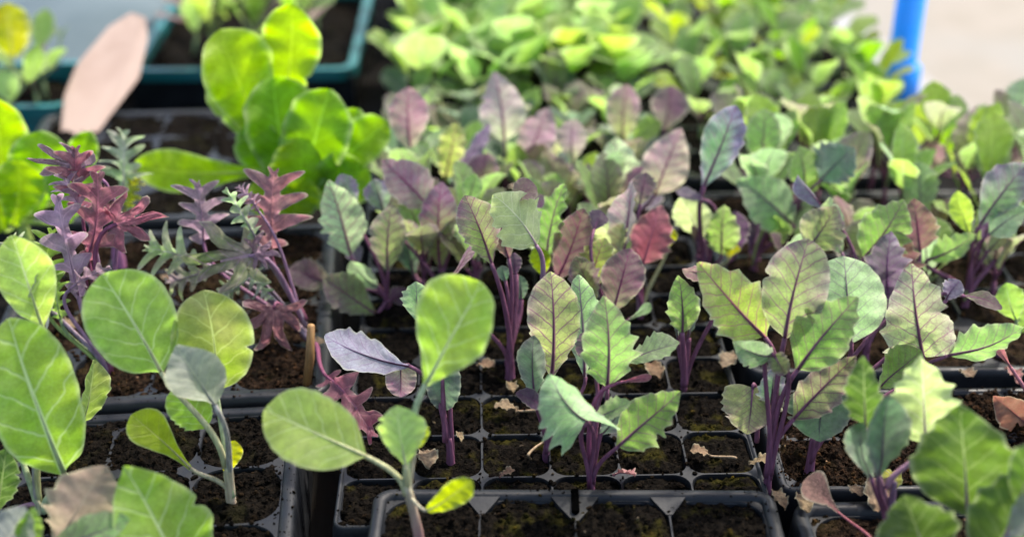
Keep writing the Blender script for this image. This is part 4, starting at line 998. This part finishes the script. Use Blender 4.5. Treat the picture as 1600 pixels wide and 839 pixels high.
def low(x, y, i, j):
    gen('kohlrabi_seedling', 'low blurred kohlrabi seedling half hidden among the taller purple leaves', 'low kohlrabi seedlings between the tall ones', x, y, .034, 5, .040, .028, ['K', 'S', 'KD', 'MP', 'S', 'KB', 'KD'], 'oval', res=.5, spread=.5, el=(.4, 1.2))
fill(-.110, .135, .985, 1.20, .047, .043, R(1.5), low)
def midl(x, y, i, j):
    gen('kohlrabi_seedling', 'young kohlrabi seedling standing low between the tall kohlrabi at the back of the middle tray', 'young kohlrabi seedlings low in the middle tray', x, y, .052, 5, .046, .030, ['K', 'MP', 'KB', 'ML', 'PT', 'K'], 'oval', res=.6, spread=.35, el=(.8, 1.4), pr=.0011)
fill(-.092, .140, .842, .975, .0465, .0440, R(1.5), midl)
def rgt(x, y, i, j):
    gen('kohlrabi_seedling', 'blurred kohlrabi seedling in the right hand tray with mixed green and purple leaves', 'kohlrabi seedlings behind the right plants', x, y, .070, 5, .048, .032, ['K', 'ML', 'K', 'MP', 'SY', 'KB', 'S', 'K'], 'oval', res=.6, spread=.35, el=(.75, 1.4))
fill(.170, .440, .925, 1.11, .054, .052, R(1), rgt)
def rlow(x, y, i, j):
    gen('kohlrabi_seedling', 'short kohlrabi seedling low in the right hand tray behind the violet lobed leaf', 'short kohlrabi seedlings behind the violet lobed leaf', x, y, .040, 4, .042, .029, ['K', 'ML', 'KB', 'MP', 'P', 'S'], 'oval', res=.6, spread=.4, el=(.6, 1.3), pr=.0011)
fill(.175, .430, .845, .935, .052, .045, R(1), rlow)
def cr(x, y, i, j):
    gen('leafy_seedling', 'blurred seedling growing in the teal rimmed crate', 'seedlings in the teal crate', x, y, .05, 4, .05, .03, ['S', 'SY', 'LD', 'PK'], 'oval', z=-.005)
fill(-.375, -.18, 1.365, 1.56, .062, .062, 0, cr)
gen('leafy_seedling', 'blurred long leaf seedling leaning left at the back edge of the teal crate', None, -.318, 1.40, .06, 4, .075, .036, ['SY'], 'lett', z=-.005)
def cl(x, y, i, j):
    gen('leafy_seedling', 'blurred thin seedling in the small teal crate at the far left', 'seedlings in the small teal crate', x, y, .07, 4, .04, .024, ['S', 'SY', 'K'], 'oval', z=-.02)
fill(-.55, -.43, 1.23, 1.32, .055, .045, 0, cl)
plant('leafy_seedling', 'blurred yellow leaf standing at the upper left corner', 'seedling', (14, 190), [
 ('round', (20, 90), (10, 5), 66, 1, 1, 'Y', dict(res=.5)), ('oval', (40, 130), (60, 70), 36, 0, 0, 'S', dict(res=.5)), ('oval', (20, 160), (0, 110), 50, 0, 0, 'SB', dict(res=.5))])

# ------------------------------------------------------------ fallen and dried leaves
def dry(label, b, t, w, pn, z=.003, kind='scal', start=None, roll=0, curl=1.0, ruffle=3.0, hz=.004, mat=None, fold=.3):
    P1 = ground(b[0], b[1], z); P2 = ground(t[0], t[1], z + hz)
    width = w * (P1 - CAMP).length / FPX
    n = Matrix.Rotation(R(roll), 3, (P2 - P1).normalized()) @ Vector((0, 0, 1))
    S = ground(start[0], start[1], z) if start else None
    o = leaf(None, P1, kind, S, P1, P2, width, n, pn, pr=.0008, curl=curl, fold=fold, ruffle=ruffle, name='dry_leaf', mat=mat or DRY, up=Vector((0, 0, .3)), res=.7)
    o.location = P1
    tag(o, label, 'dry leaf', 'fallen leaves lying on the soil')
dry('brown dried leaf with its stalk pointing right, left of the centre stem', (810, 642), (772, 636), 30, 'D', start=(838, 642))
dry('pinkish curled dead leaf lying right of the slotted rim plant', (958, 742), (992, 744), 34, 'DP', roll=-30)
dry('tan dead leaf with a long thin stalk on the right soil', (1110, 712), (1078, 704), 26, 'D', start=(1150, 716))
dry('pale crumpled leaf scrap below the violet kohlrabi leaf', (660, 705), (672, 730), 36, 'D')
dry('long tan shrivelled leaf leaning on the middle tray divider', (850, 690), (905, 664), 18, 'D', start=(825, 712))
dry('large spoon shaped brown leaf with a reddish stalk in the near right tray', (1310, 800), (1256, 750), 60, 'BR', kind='spat', start=(1360, 842), z=.014, hz=.014, curl=.4, ruffle=.5, roll=-20)
dry('yellow fallen leaf near the mauve broccoli stem', (1380, 735), (1400, 765), 34, 'Y', mat=LEAF)
dry('brownish crumpled leaf under the mauve broccoli stem', (1362, 745), (1372, 800), 44, 'D')
dry('beige papery leaf standing behind the drooping dark leaf', (1275, 668), (1280, 620), 44, 'D', z=.012, hz=.02)
dry('small beige leaf flake beside the large kohlrabi stem', (1170, 725), (1210, 718), 26, 'D')
dry('curled tan leaf at the foot of the large kohlrabi', (1208, 766), (1226, 795), 24, 'D')
dry('crumpled beige leaf behind the spoon shaped brown leaf', (1246, 772), (1262, 800), 30, 'D')
dry('ragged olive dead leaf below the pale right leaf of the centre plant', (1012, 568), (1030, 592), 34, 'DB')
dry('tiny yellow shrivelled leaf at the foot of the clustered purple stalks', (797, 598), (802, 614), 20, 'D')
dry('faded tan leaf scrap in a back cell of the middle tray', (745, 570), (772, 574), 26, 'DB')
dry('pale dead leaf lying in a shaded cell right of the slim kohlrabi', (1150, 555), (1130, 575), 30, 'D')
dry('pink shrivelled leaf on the soil at the right edge', (1570, 575), (1592, 600), 20, 'DP')
dry('pale straw leaf piece at the right edge of the red kale tray', (490, 545), (505, 530), 24, 'D', z=.008)
dry('dark brown flat leaf scrap in a front cell of the middle tray', (780, 745), (805, 735), 20, 'DB')
dry('tan leaf scrap on the brown soil at the right', (1500, 580), (1520, 590), 26, 'D')
dry('curled straw coloured flake in the left kale tray', (108, 500), (116, 512), 22, 'D', z=.008)
dry('tiny tan flake on the brown kale tray soil', (255, 432), (262, 438), 14, 'D', z=.008)
dry('small dried bud hanging right of the bare purple stalks', (716, 676), (722, 690), 12, 'D', z=.006)
dry('tan leaf crumb in front of the striped stem', (1330, 760), (1345, 775), 26, 'D')
# dried brown stalk standing in the kale tray corner
b = MB(); p0, p1 = ground(478, 608, 0), at(486, 508, ground(478, 608, 0).y + .004)
b.tube([p0, (p0 + p1) / 2 + Vector((.001, 0, 0)), p1], [.0026, .0030, .0024], 0, (.20, .10, .035), 8, (.30, .17, .07))
tag(link('dry_stalk', b.mesh('dry_stalk', [STALK], True, tuple(p0)), None, p0), 'dried brown stalk standing in the corner of the kale tray', 'stalk')
